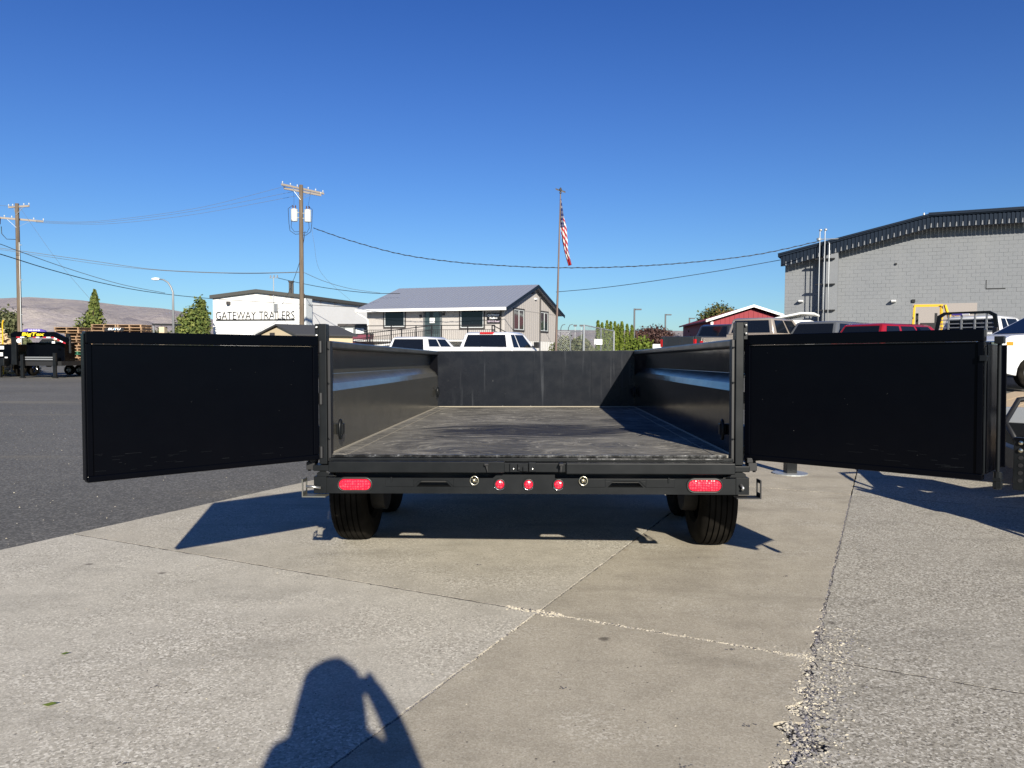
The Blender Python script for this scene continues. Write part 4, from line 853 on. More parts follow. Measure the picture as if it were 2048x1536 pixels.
mb.prism([(-1.05, 1.12), (-0.98, 1.12), (-0.80, zt_-0.12), (-0.66, zt_-0.03), (0.66, zt_-0.03), (0.80, zt_-0.12), (0.98, 1.12), (1.05, 1.12), (0.90, zt_-0.06), (0.70, zt_+0.05), (-0.70, zt_+0.05), (-0.90, zt_-0.06)], 2.52, 2.60, 'y')
mb.box(-0.98, 0.98, 2.53, 2.59, 1.12, 1.24)
hr = mb.build('headache_rack', 'dusty', fb)
for k in range(5):
    z = 1.36+k*0.125; xw = 0.93-(z-1.12)*0.19; mb = MB(); mb.box(-xw, xw, 2.54, 2.57, z-0.016, z+0.016); mb.build('rack_bar', 'lamp', hr)
for x in (-0.55, -0.14, 0.27, 0.62): mb = MB(); mb.box(x-0.022, x+0.022, 2.525, 2.575, 1.24, zt_-0.03); mb.build('rack_bar', 'lamp', hr)
mb = MB(); mb.box(-0.42, 0.10, 2.50, 2.53, zt_-0.07, zt_-0.01); mb.build('marker_strip', 'purple', hr)
mb = MB(); mb.box(-0.10, 0.12, 2.495, 2.52, zt_-0.065, zt_-0.02); mb.build('work_lamp', 'white', hr)
vehicle('pickup_truck', 'white pickup facing left at the right edge, showing its hood and amber side marker', 'pickup truck', vplace(2000, 19.5, -0.98, 5.75, -99), -99, 2.0, 5.75, 1.42, 1.98, 1.38, 'p_white', (2.0, 4.45), (2.15, 3.45), 'pickup', wr=0.42, bedz=1.42)
for o in bpy.data.objects:   # two of the vehicles are alike in kind only; keep each label its own
    pass

# yellow forklift behind the red car
FK = thing('forklift', 'yellow forklift with an open overhead guard beyond the red vehicle', 'forklift', (*at(1856, 700, 31).xy, rise(*at(1856, 700, 31).xy)), R(-25))
mb = MB(); 
for (x, y) in ((-0.55, 0.0), (0.50, 0.0)): mb.bar((x, y, 1.1), (x*0.92, y+0.12, 2.44), 0.05, 0.05)
mb.bar((0.55, 1.25, 1.1), (0.46, 0.95, 2.44), 0.05, 0.05); mb.bar((-0.55, 1.25, 1.1), (-0.5, 0.95, 2.44), 0.05, 0.05)
mb.bar((-0.52, 0.12, 2.46), (0.48, 0.12, 2.46), 0.05, 0.05); mb.bar((-0.52, 0.95, 2.46), (0.48, 0.95, 2.46), 0.05, 0.05); mb.bar((-0.51, 0.1, 2.46), (-0.51, 0.97, 2.46), 0.05, 0.05); mb.bar((0.47, 0.1, 2.46), (0.47, 0.97, 2.46), 0.05, 0.05)
mb.build('overhead_guard', 'yellow', FK)
mb = MB(); mb.bar((0.55, 0.0, 2.45), (1.0, 0.3, 1.0), 0.08, 0.08); mb.build('mast_brace', 'yellow', FK)
mb = MB(); mb.box(-0.6, 0.6, -0.5, 1.5, 0.35, 1.15); mb.prism([(-0.5, 1.15), (0.0, 1.15), (0.0, 1.45), (-0.4, 1.40)], -0.5, 0.5, 'x'); mb.build('body', 'yellow', FK, bevel=0.05)
mb = MB(); mb.box(-0.3, 0.3, 0.3, 0.8, 1.15, 1.35); mb.box(-0.3, 0.3, 0.25, 0.35, 1.35, 1.75); mb.build('seat', 'dark', FK, bevel=0.03)
mb = MB(); mb.box(-0.4, -0.3, 1.55, 1.65, 0.1, 2.2); mb.box(0.3, 0.4, 1.55, 1.65, 0.1, 2.2); mb.box(-0.4, 0.4, 1.66, 1.7, 0.2, 0.3); mb.build('mast', 'dark', FK)
for s in (-1, 1): wheel(FK, 'wheel', (s*0.55, 0.0, 0.28), 0.28, 0.2, 'rim', s, 20); wheel(FK, 'wheel', (s*0.55, 1.2, 0.33), 0.33, 0.22, 'rim', s, 20)
SG = thing('light_tower', 'yellow lamp cluster on a post above the black rack', 'light tower', (*at(1905, 700, 32).xy, 0.45), R(-25))
mb = MB(); mb.tube([(0, 0, 0), (0, 0, 2.35)], 0.04, 8); mb.build('post', 'dark', SG)
for k in range(3): mb = MB(); mb.box(-0.22+k*0.15, -0.10+k*0.15, -0.06, 0.06, 2.36, 2.52); mb.build('lamp_head', 'yellow', SG, bevel=0.01)

# ================================================================ BUILDINGS
class Wall:
    """vertical plane through a ground point; gives (distance along, height) for a sight line"""
    def __init__(s, o, rotz): s.o = Vector((o[0], o[1], 0)); s.d = Vector((math.cos(rotz), math.sin(rotz), 0)); s.n = Vector((-s.d.y, s.d.x, 0))
    def __call__(s, px, py):
        r = _F+RV*((px-1024)/FPX)+UV*((768-py)/FPX); t = s.n.dot(s.o)/s.n.dot(r); p = Vector((0, 0, CH))+r*t
        return (p-s.o).dot(s.d), p.z
def pick(w, a, b):    # px box -> local x0,x1,z0,z1
    q0 = w(a[0], a[1]); q1 = w(b[0], b[1]); return min(q0[0], q1[0]), max(q0[0], q1[0]), min(q0[1], q1[1]), max(q0[1], q1[1])

# --- grey block warehouse
p0 = at(1567, 700, 45); GB = thing('warehouse', 'grey painted block warehouse with a navy scalloped metal fascia', 'building', (p0.x, p0.y, 0), R(-26.7))
gw = Wall((p0.x, p0.y), R(-26.7))
kx, kz = gw(1860, 437); lz = gw(1567, 514)[1]; rx, rz_ = gw(2047, 420); LW = 34.0; DW = 26.0
mb = MB(); mb.prism([(0, 0), (LW, 0), (LW, kz-0.1), (kx, kz-0.1), (0, lz-0.1)], -0.004, DW, 'y'); mb.build('wall', 'block', GB)
# individual blocks, painted over, joints recessed
BWd, BHt = 0.406, 0.2035
bm_ = MB(); bm_.box(0.004, BWd-0.004, -0.012, 0.03, 0.004, BHt-0.004); proto = bm_.build('block', 'block', GB, bevel=0)
rb_ = random.Random(9); rest = MB(); cnt = 0; first = True
for j in range(int(kz/BHt)+1):
    z = j*BHt
    for i in range(-1, int(22/BWd)):
        x = i*BWd+(BWd/2 if j % 2 else 0)
        if x < -0.25: continue
        x_cut = max(x, 0.0)
        zl = lz-0.1+(kz-lz)*min(1, x/kx)
        if z+BHt > zl-0.05: continue
        dy = rb_.uniform(-0.006, 0.005); xr = x
        vis = z > 2.6 and 9.0 < x < 13.0
        if vis and cnt < 298:
            cnt += 1
            if first: proto.location = (x, dy, z); first = False
            else: c_ = proto.copy(); COL.objects.link(c_); c_.parent = GB; c_.location = (x, dy, z)
        else: rest.box(x_cut+0.004, x+BWd-0.004, -0.012+dy, 0.03, z+0.004, z+BHt-0.004)
r_ = rest.build('block_courses', 'block', GB, fixn=False); r_['kind'] = 'stuff'
# fascia and roof
sl_ = (kz-lz)/kx
def fasc(x): return lz+sl_*x if x < kx else kz
FH = 0.62
mb = MB(); n_ = 0; x = -0.15; step = 0.095
while x < 24:
    za = fasc(max(0, x)); y_ = -0.82 if n_ % 2 else -0.785
    mb.hexa([(x, y_, za-FH), (x+step, y_, za-FH), (x+step, y_+0.03, za-FH), (x, y_+0.03, za-FH), (x, y_, za), (x+step, y_, fasc(x+step)), (x+step, y_+0.03, fasc(x+step)), (x, y_+0.03, za)])
    x += step; n_ += 1
mb.build('fascia', 'navy', GB, fixn=False)
mb = MB(); x = 0.1
while x < 22:
    za = fasc(x)-FH; mb.prism([(x, za+0.02), (x+0.07, za+0.02), (x+0.055, za+0.24), (x+0.02, za+0.24)], -0.836, -0.822, 'y'); x += 0.29
o = mb.build('sunlit_slits', 'block', GB, fixn=False); o['kind'] = 'stuff'  # pale wedges stand in for sunlit slits along the dark fascia
mb = MB(); mb.prism([(-0.3, lz-0.02-0.07), (kx, kz-0.02), (LW, kz-0.02), (LW, kz+0.12), (kx-0.05, kz+0.12), (-0.3, lz+0.05)], -0.90, DW, 'y'); mb.build('roof', 'navy', GB)
mb = MB(); mb.bar((-0.3, -0.90, lz+0.06), (kx-0.1, -0.90, kz+0.06), 0.12, 0.10); mb.bar((kx-0.1, -0.90, kz+0.10), (LW, -0.90, kz+0.10), 0.12, 0.14); mb.build('roof_edge', 'navy', GB)
for (a, b, nm) in (((1846, 425), (1850, 437), 'vent_pipe'), ((1908, 421), (1918, 430), 'roof_vent')):
    x0, x1, z0, z1 = pick(gw, a, b); mb = MB()
    if nm == 'roof_vent': mb.lathe([(0, 0), (0.13, 0), (0.13, 0.16), (0.10, 0.24), (0, 0.28)], 14, ((x0+x1)/2, 0.2, z0-0.03), 'z')
    else: mb.tube([((x0+x1)/2, 0.2, z0-0.1), ((x0+x1)/2, 0.2, z1)], 0.05, 8)
    mb.build(nm, 'galv', GB, smooth='auto')
x0, x1, z0, z1 = pick(gw, (1651, 520), (1677, 640)); mb = MB(); mb.box(x0-0.05, x1-0.05, -0.78, -0.02, 0, fasc(x0)-0.12); mb.build('pilaster', 'block', GB)
for k, (px, yt, yb) in enumerate(((1652, 465, 650), (1662, 464, 650), (1671, 488, 650))):
    xx = gw(px, 500)[0]-0.25; mb = MB(); zz = gw(px, yt)[1]
    mb.tube([(xx+0.02, -1.02, 0.2), (xx, -1.02, 5.0), (xx, -1.02, zz-0.1), (xx+(0.05 if k < 2 else -0.04), -1.00, zz)], 0.028, 8); cd_ = mb.build('conduit', 'galv', GB, smooth=True)
    if k < 2: mb = MB(); mb.lathe([(0, -0.06), (0.07, -0.05), (0.09, 0.03), (0, 0.08)], 10, (xx+0.03, -1.00, zz), 'z'); mb.build('weatherhead', 'galv', cd_, smooth=True)
for py in (521, 571, 622):
    xa = gw(1641, py)[0]; xb = gw(1676, py)[0]; z = gw(1658, py)[1]; mb = MB(); mb.box(xa-0.2, xb-0.1, -1.00, -0.79, z-0.03, z+0.03); mb.build('conduit_strut', 'dark', GB)
mb = MB(); q = gw(1645, 483); mb.lathe([(0, -0.10), (0.12, -0.06), (0.13, 0.05), (0, 0.10)], 12, (q[0]-0.1, -1.0, q[1]), 'z'); mb.tube([(q[0]-0.1, -1.0, q[1]), (q[0]+0.9, -0.95, q[1]-0.02)], 0.025, 6); mb.build('service_insulator', 'galv', GB, smooth='auto')
for (px, py) in ((1602, 604), (1787, 604)):
    q = gw(px, py); mb = MB(); mb.prism([(-0.02, -0.05), (-0.34, 0.0), (-0.36, 0.07), (-0.02, 0.12)], q[0]-0.12, q[0]+0.12, 'x')
    mb.v = [(a, b, c_+q[1]) for a, b, c_ in mb.v]; mb.build('wall_lamp', 'white', GB, bevel=0.02)
for (px, py, s_) in ((1792, 528, 0.10), (1827, 602, 0.17)): q = gw(px, py); mb = MB(); mb.box(q[0]-s_/2, q[0]+s_/2, -0.10, -0.013, q[1]-s_/2, q[1]+s_/2); mb.build('vent_hood', 'dark', GB, bevel=0.01)
x0, x1, z0, z1 = pick(gw, (1825, 608), (1953, 650)); mb = MB(); mb.box(x0, x1, -0.026, -0.012, z0-1.2, z1); mb.build('patched_opening', 'tanpatch', GB)
x0, x1, z0, z1 = pick(gw, (1972, 560), (2011, 577)); mb = MB(); mb.box(x0, x1, -0.030, -0.012, z0-0.02, z0+0.03); mb.box(x0, x0+0.03, -0.030, -0.012, z0, z1); mb.build('wall_bracket', 'dark', GB)
mb = MB(); q = gw(1700, 646); q2 = gw(1870, 646); mb.tube([(q[0], -0.9, 2.72), (q2[0], -0.9, 2.75)], 0.04, 6); mb.build('pipe_run', 'darkpost', GB)

# --- white lean-to shed in front of the warehouse
p0 = at(1531, 700, 41); WS = thing('shed', 'small white lean-to shed against the warehouse corner', 'shed', (p0.x, p0.y, 0), R(-26.7))
mb = MB(); mb.box(0.15, 2.2, 0.1, 2.6, 0, 2.95); mb.build('wall', 'white', WS)
mb = MB(); mb.prism([(0.0, 2.93), (0.0, 3.0), (1.75, 3.36), (2.4, 3.33), (2.4, 3.23), (1.75, 3.27)], -0.1, 2.8, 'y'); mb.build('roof', 'white', WS)
mb = MB(); mb.box(0.12, 1.25, -0.05, 0.09, 2.72, 2.92); mb.build('soffit', 'trim', WS)

# --- office
OR = R(-22); p0 = at(1009, 700, 50); OF = thing('office_building', 'taupe sided office with a pale blue-grey metal roof, a glass door and a wheelchair ramp', 'building', (p0.x, p0.y, 0), OR)
ow = Wall((p0.x, p0.y), OR); xl = ow(734, 640)[0]; ez = ow(1009, 612)[1]
gdir = Wall((p0.x, p0.y), OR+PI/2); dep = gdir(1113, 640)[0]
rzz = gdir(1064, 569)[1]-0.12
mb = MB(); mb.box(xl, 0, 0.0, dep, 1.95, ez); mb.prism([(0, ez), (dep, ez), (dep/2, rzz)], xl, 0, 'x'); mb.build('wall', 'siding', OF)
mb = MB(); mb.box(xl+0.02, -0.02, 0.02, dep-0.02, 0, 1.95); mb.build('skirting', 'white', OF)
mb = MB(); k = 0
x = xl+0.05
while x < -0.1: mb.box(x, x+0.10, -0.03, 0.015, 0.05, 2.0); x += 0.2
o = mb.build('skirting_ribs', 'white', OF, fixn=False); o['kind'] = 'stuff'
mb = MB(); x = 0.4
while x < dep-0.1: mb.box(0.0, 0.012, x, x+0.04, 1.1, min(ez+(rzz-ez)*2*min(x, dep-x)/dep, 9)); x += 0.4
x = xl+0.3
while x < -0.1: mb.box(x, x+0.04, -0.012, 0.0, 1.1, ez); x += 0.4
o = mb.build('siding_battens', 'siding', OF, fixn=False); o['kind'] = 'stuff'
mb = MB(); mb.box(0.0, 0.02, 0, dep, ez-0.15, ez-0.08); mb.build('trim_band', 'siding', OF)
ov = 0.75; ri = (rzz-ez)/(dep/2); xr0, xr1 = xl-0.45, 0.42
def roofslab(mb, s, za, th, y0, y1, xa, xb):
    mb.prism([(y0, ez+(y0 if s > 0 else dep-y0)*ri+za), (y1, ez+(y1 if s > 0 else dep-y1)*ri+za), (y1, ez+(y1 if s > 0 else dep-y1)*ri+za+th), (y0, ez+(y0 if s > 0 else dep-y0)*ri+za+th)], xa, xb, 'x')
rf_ = MB(); roofslab(rf_, 1, 0.04, 0.08, -ov, dep/2, xr0, xr1); roofslab(rf_, -1, 0.04, 0.08, dep/2, dep+ov, xr0, xr1); rf = rf_.build('roof', 'rooflav', OF)
mb = MB(); x = xr0+0.02
while x < xr1: roofslab(mb, 1, 0.12, 0.022, -ov, dep/2-0.02, x, x+0.03); x += 0.29
o = mb.build('roof_ribs', 'rooflav', rf, fixn=False)
mb = MB(); zz = ez-ov*ri; mb.box(xr0, xr1, -ov-0.06, -ov-0.005, zz-0.06, zz+0.13); gt = mb.build('gutter', 'white', OF)
mb = MB()
mb.bar((xr1+0.01, -ov, ez-ov*ri+0.0), (xr1+0.01, dep/2, rzz+0.0), 0.03, 0.22); mb.bar((xr1+0.01, dep/2, rzz+0.0), (xr1+0.01, dep+ov, ez-ov*ri+0.0), 0.03, 0.22); mb.build('barge_board', 'navy', OF)
mb = MB(); mb.bar((xr0+0.02, -ov-0.03, zz-0.05), (xl+0.1, -0.06, zz-0.55), 0.07, 0.07); mb.bar((xl+0.1, -0.06, zz-0.55), (xl+0.1, -0.06, 0.4), 0.07, 0.07); mb.build('downspout', 'white', OF)
mb = MB(); mb.bar((-0.25, -0.06, ez-0.05), (-0.25, -0.06, 0.6), 0.07, 0.07); mb.build('downspout', 'trim', OF)
def window(parent, wl, a, b, axis, frame='trim', gl='glass', slide=False, depth=0.05, muntin=False):
    x0, x1, z0, z1 = pick(wl, a, b); mb = MB(); t = 0.10
    def bx(u0, u1, d0, d1, za, zb_):
        if axis == 'x': mb.box(u0, u1, -d1, -d0, za, zb_)
        else: mb.box(d0, d1, u0, u1, za, zb_)
    bx(x0, x0+t, 0.0, depth, z0, z1); bx(x1-t, x1, 0.0, depth, z0, z1); bx(x0+t, x1-t, 0.0, depth, z0, z0+t*1.2); bx(x0+t, x1-t, 0.0, depth, z1-t, z1)
    w_ = mb.build('window', frame, parent)
    mb = MB(); bx(x0+t+0.05, x1-t-0.05, 0.002, 0.020, z0+t*1.2+0.05, z1-t-0.05); mb.build('pane', gl, w_)
    mb = MB(); u0, u1, za, zb_ = x0+t, x1-t, z0+t*1.2, z1-t; s_ = 0.05
    bx(u0, u0+s_, 0.003, 0.040, za, zb_); bx(u1-s_, u1, 0.003, 0.040, za, zb_); bx(u0+s_, u1-s_, 0.003, 0.040, za, za+s_); bx(u0+s_, u1-s_, 0.003, 0.040, zb_-s_, zb_)
    if slide: um = (u0+u1)/2; bx(um-0.04, um+0.04, 0.021, 0.042, za+s_, zb_-s_)
    mb.build('sash', 'tank', w_); return w_
window(OF, ow, (767, 613), (812, 657), 'x'); window(OF, ow, (919, 613), (970, 659), 'x')
window(OF, gdir, (1026, 615), (1048, 664), 'y', gl='glass_green', slide=True); window(OF, gdir, (1079.5, 621), (1096, 666), 'y', gl='glass_green', slide=True)
x0, x1, z0, z1 = pick(ow, (847, 615), (884, 678)); mb = MB(); mb.box(x0, x0+0.12, -0.05, 0, 1.96, z1); mb.box(x1-0.12, x1, -0.05, 0, 1.96, z1); mb.box(x0+0.12, x1-0.12, -0.05, 0, z1-0.12, z1)
dr = mb.build('door_frame', 'greyw', OF); mb = MB(); mb.box(x0+0.13, x1-0.13, -0.034, -0.002, 1.97, z1-0.13); mb.build('door', 'door_g', dr)
mb = MB(); mb.box(x0+0.22, x1-0.22, -0.042, -0.035, 2.35, z1-0.24); mb.build('pane', 'glass_green', dr)
a_ = pick(ow, (860, 636), (870, 646)); mb = MB(); mb.box(a_[0], a_[1], -0.050, -0.043, a_[2], a_[3]); mb.build('notice', 'white', dr)
for (px, py) in ((842, 632), (890, 621), (888, 628)): q = ow(px, py); mb = MB(); mb.box(q[0]-0.07, q[0]+0.07, -0.12, 0.0, q[1]-0.10, q[1]+0.08); mb.build('porch_lamp', 'trim', OF, bevel=0.01)
for (px, py) in ((1064, 586), (1070, 598)): q = gdir(px, py); mb = MB(); mb.box(0.0, 0.14, q[0]-0.16, q[0]+0.16, q[1]-0.06, q[1]+0.07); mb.build('gable_lamp', 'trim' if py < 590 else 'white', OF, bevel=0.02)
q = gdir(1079, 590); mb = MB(); mb.tube([(0.08, q[0], 0.3), (0.08, q[0], q[1])], 0.035, 8); mb.build('mast_pipe', 'trim', OF)
# office sign
x0, x1, z0, z1 = pick(ow, (974.5, 626), (1001, 647)); sg = MB(); sg.box(x0, x1, -0.07, -0.005, z0, z1); sgo = sg.build('sign_board', 'blacktxt', OF, bevel=0.01)
xc = (x0+x1)/2; hh = z1-z0
def fit(o, w, h_):
    d = o.dimensions; me = o.data; xs2 = [v_.co.x for v_ in me.vertices]; ys2 = [v_.co.y for v_ in me.vertices]
    sx_ = w/(max(xs2)-min(xs2)); sy_ = h_/(max(ys2)-min(ys2)); cx_ = (max(xs2)+min(xs2))/2; y0_ = min(ys2)
    for v_ in me.vertices: v_.co.x = (v_.co.x-cx_)*sx_; v_.co.y = (v_.co.y-y0_)*sy_
    me.update(); return o
rot = (PI/2, 0, 0)
fit(text('lettering', 'GATEWAY', 0.3, 'whitetxt', sgo, (xc, -0.072, z0+hh*0.66), rot, bold=0.012), (x1-x0)*0.90, hh*0.24)
fit(text('lettering', 'Trailers', 0.2, 'whitetxt', sgo, (xc, -0.072, z0+hh*0.42), rot, shear=0.35, bold=0.012), (x1-x0)*0.60, hh*0.18)
fit(text('lettering', '509 915 Road', 0.15, 'pink', sgo, (xc, -0.072, z0+hh*0.12), rot, bold=0.006), (x1-x0)*0.88, hh*0.17)
# ramp and landing with iron railing
RP = thing('access_ramp', 'pale walkway and ramp along the office front under the iron railing', 'ramp', (p0.x, p0.y, 0), OR)
mb = MB(); mb.box(xl, -0.2, -1.7, -0.1, 1.82, 1.95); mb.build('landing', 'white', RP)
mb = MB(); mb.prism([(xl, 1.25), (-3.4, 1.85), (-3.4, 1.95), (xl, 1.35)], -3.2, -1.9, 'y'); mb.build('ramp', 'white', RP)
mb = MB()
for k in range(11): mb.box(-0.2+k*0.28, 0.08+k*0.28, -1.6, -0.4, 0, 1.78-k*0.165)
mb.build('steps', 'white', RP)
RL = thing('railing', 'black iron railing with thin balusters running down the office ramp and steps', 'railing', (p0.x, p0.y, 0), OR)
def rail_run(a, b, post_step, y):
    a = Vector((a[0], y, a[1])); b = Vector((b[0], y, b[1])); ln = (b-a).length
    mb = MB(); mb.bar(a, b, 0.05, 0.05); mb.bar(a-Vector((0, 0, 0.28)), b-Vector((0, 0, 0.28)), 0.03, 0.03); mb.build('handrail', 'ironrail', RL)
    n_ = max(1, int(ln/post_step))
    for i in range(n_+1): p = a.lerp(b, i/n_); mb = MB(); mb.box(p.x-0.03, p.x+0.03, y-0.03, y+0.03, max(0, p.z-1.2), p.z); mb.build('post', 'ironrail', RL)
    nb = int(ln/0.14); mb = MB()
    for i in range(nb): p = a.lerp(b, (i+.5)/nb); mb.box(p.x-0.009, p.x+0.009, y-0.009, y+0.009, max(0, p.z-1.05), p.z-0.28)
    o = mb.build('balusters', 'ironrail', RL, fixn=False); o['kind'] = 'stuff'
ra = Wall((p0.x+math.sin(-OR)*-1.7, p0.y-math.cos(OR)*1.7), OR)
q1, q2 = ra(735, 652), ra(990, 655); rail_run((q1[0], 2.86), (q2[0], 2.86), 1.8, -1.75)
q3 = ra(1058, 688); rail_run((q2[0]-0.2, 2.86), (q3[0], 1.70), 1.5, -1.70)
rail_run((xl+0.3, 2.15), (-3.6, 2.80), 1.7, -3.25); rail_run((xl-1.6, 2.0), (xl+1.5, 2.4), 1.4, -1.95)
rail_run((-12.6, 2.15), (xl-0.2, 2.15), 1.2, -2.4)

# --- white stucco trailer shop
SR = R(-15); p0w = at(604, 700, 62); SH = thing('trailer_shop', 'white stucco shop building with a thin letter sign on its gable wall', 'building', (p0w.x, p0w.y, 0), SR)
sw = Wall((p0w.x, p0w.y), SR); sd = Wall((p0w.x, p0w.y), SR+PI/2); xl2 = sw(426, 620)[0]; e1 = sw(604, 596)[1]; e0 = sw(426, 597)[1]; xp, pz = sw(515, 586); 
mb = MB(); mb.prism([(xl2, 0), (0, 0), (0, e1), (xp, pz), (xl2, e0)], 0, 22, 'y'); mb.build('wall', 'stucco', SH)
mb = MB(); mb.prism([(xl2-0.15, e0-0.02), (xp, pz+0.02), (0.25, e1-0.02), (0.25, e1+0.26), (xp, pz+0.30), (xl2-0.15, e0+0.26)], -0.25, 22.2, 'y'); mb.build('roof', 'roofdark', SH)
mb = MB(); mb.box(-0.02, 0.42, -0.06, 0.9, 0, e1-0.03); mb.build('corner_pipe', 'tank', SH)
t_ = sw(433, 638)[0]; t2 = sw(590, 640)[0]; tz = sw(510, 638.5)[1]
mb = MB(); mb.box(t_, t2, -0.10, -0.02, tz-0.09, tz-0.005); sb = mb.build('sign_rail', 'blacktxt', SH)
fit(text('lettering', 'GATEWAY TRAILERS', 0.8, 'blacktxt', sb, ((t_+t2)/2, -0.08, tz), rot, extrude=0.02, bold=-0.014), t2-t_, 0.64)
q = sw(459, 606); mb = MB(); mb.box(q[0]-0.12, q[0]+0.12, -0.3, 0, q[1]-0.15, q[1]+0.12); mb.build('wall_lamp', 'trim', SH, bevel=0.02)
for px, yt, rr_ in ((553.5, 564, 0.10), (558.5, 564, 0.10)): q = sw(px, yt); mb = MB(); mb.tube([(q[0], 2.0, e1), (q[0], 2.0, q[1]+0.15)], rr_, 8); mb.lathe([(0.15, 0), (0.15, .1), (0, .14)], 10, (q[0], 2.0, q[1]+0.15), 'z'); mb.build('flue_pipe', 'trim', SH, smooth='auto')
q = sw(588, 585); mb = MB(); mb.tube([(q[0], 1.5, e1), (q[0], 1.5, q[1])], 0.10, 8); mb.build('flue_pipe', 'porcelain', SH)
q = sw(552, 556); q_ = sw(552, 640); mb = MB(); mb.tube([(q[0]-0.15, -0.12, q_[1]), (q[0]-0.15, -0.12, q[1])], 0.04, 6); mb.bar((q[0]-0.5, -0.12, q[1]), (q[0]+0.3, -0.12, q[1]), 0.05, 0.05); mb.build('service_mast', 'galv', SH)
for k in range(3): mb = MB(); mb.box(q[0]-0.45+k*0.3, q[0]-0.38+k*0.3, -0.17, -0.08, q[1]+0.02, q[1]+0.22); mb.build('insulator', 'galv', SH)
q = sw(553, 615); mb = MB(); mb.box(q[0]-0.12, q[0]+0.14, -0.15, 0, q[1]-0.35, q[1]+0.3); mb.build('meter_box', 'lamp', SH, bevel=0.01)

# --- beige shed
p0b = at(517, 700, 44); BRz = R(-42); BS_ = thing('garden_shed', 'small beige shed with a dark shingle gable roof in front of the white shop', 'shed', (p0b.x, p0b.y, 0), BRz)
bw = Wall((p0b.x, p0b.y), BRz); wx = bw(592, 671)[0]; ehz = bw(517, 668)[1]; xpk, pkz = bw(556, 651)
mb = MB(); mb.prism([(0.12, 0), (wx, 0), (wx, ehz-0.1), (xpk, pkz-0.08), (0.12, ehz-0.1)], 0, 3.7, 'y'); mb.build('wall', 'beige', BS_)
for (a, b) in (((-0.12, ehz-0.12), (xpk, pkz)), ((xpk, pkz), (wx+0.2, ehz-0.12))):
    mb = MB(); mb.prism([a, b, (b[0], b[1]+0.09), (a[0], a[1]+0.09)], -0.15, 3.9, 'y'); mb.build('roof', 'shingle', BS_)
mb = MB(); q = bw(545, 669); mb.box(q[0]-0.25, q[0]+0.25, -0.03, 0, q[1]-0.15, q[1]+0.1); mb.build('vent', 'trim', BS_)

# --- grey hut and maroon container seen through the railing
p0g = at(679, 700, 56); GH = thing('portable_hut', 'low grey portable hut behind the railing left of the office', 'building', (p0g.x, p0g.y, 0), R(-8))
mb = MB(); mb.box(0, 2.2, 0, 3, 0, 2.95); mb.build('wall', 'greyw', GH)
mb = MB(); mb.box(-0.1, 2.3, -0.1, 3.1, 2.95, 3.12); mb.build('roof', 'trim', GH)
for x in (0.45, 1.25): mb = MB(); mb.box(x, x+0.10, -0.05, 0, 2.05, 2.8); mb.box(x+0.11, x+0.6, -0.03, 0, 2.05, 2.8); mb.build('window', 'tank', GH)
p0c = at(706, 700, 53); RC = thing('waste_container', 'maroon waste container beside the grey hut', 'container', (p0c.x, p0c.y, 0), R(-8)); mb = MB(); mb.prism([(0, 0.2), (1.1, 0.2), (1.2, 2.3), (-0.1, 2.3)], 0, 1.5, 'y'); mb.build('bin', mat('maroon_paint', (0.14, 0.03, 0.05), 0.5), RC, bevel=0.02)
mb = MB(); mb.box(-0.12, 1.22, -0.02, 1.52, 2.3, 2.36); mb.build('lid', 'trim', RC)

# --- red barn
p0r = at(1411, 700, 75); RB = thing('barn', 'red board barn with a white trimmed gable roof far behind the pickups', 'barn', (p0r.x, p0r.y, 0), R(-4))
rw = Wall((p0r.x, p0r.y), R(-4)); xk, zk = rw(1508, 614); z0_ = rw(1411, 643)[1]
mb = MB(); mb.prism([(0.5, 0), (2*xk-0.5, 0), (2*xk-0.5, z0_+0.05), (xk, zk-0.15), (0.5, z0_+0.05)], 0.6, 18, 'y'); mb.build('wall', 'barn', RB)
mb = MB(); x = 0.6
while x < 2*xk-0.6: mb.box(x, x+0.05, 0.56, 0.6, 0.2, z0_+0.05+(zk-z0_-0.35)*(1-abs(x-xk)/xk)); x += 0.45
o = mb.build('battens', 'barn', RB, fixn=False); o['kind'] = 'stuff'
for (a, b) in (((0, z0_-0.05), (xk, zk)), ((xk, zk), (2*xk, z0_-0.05))):
    mb = MB(); mb.prism([a, b, (b[0], b[1]+0.24), (a[0], a[1]+0.24)], 0.0, 0.12, 'y'); mb.build('barge_board', 'white', RB)
    mb = MB(); mb.prism([a, b, (b[0], b[1]+0.15), (a[0], a[1]+0.15)], 0.121, 18, 'y'); mb.build('roof', 'barn', RB)
mb = MB(); mb.box(0.55, 0.8, 0.5, 0.6, 0, z0_); mb.build('corner_board', 'white', RB)

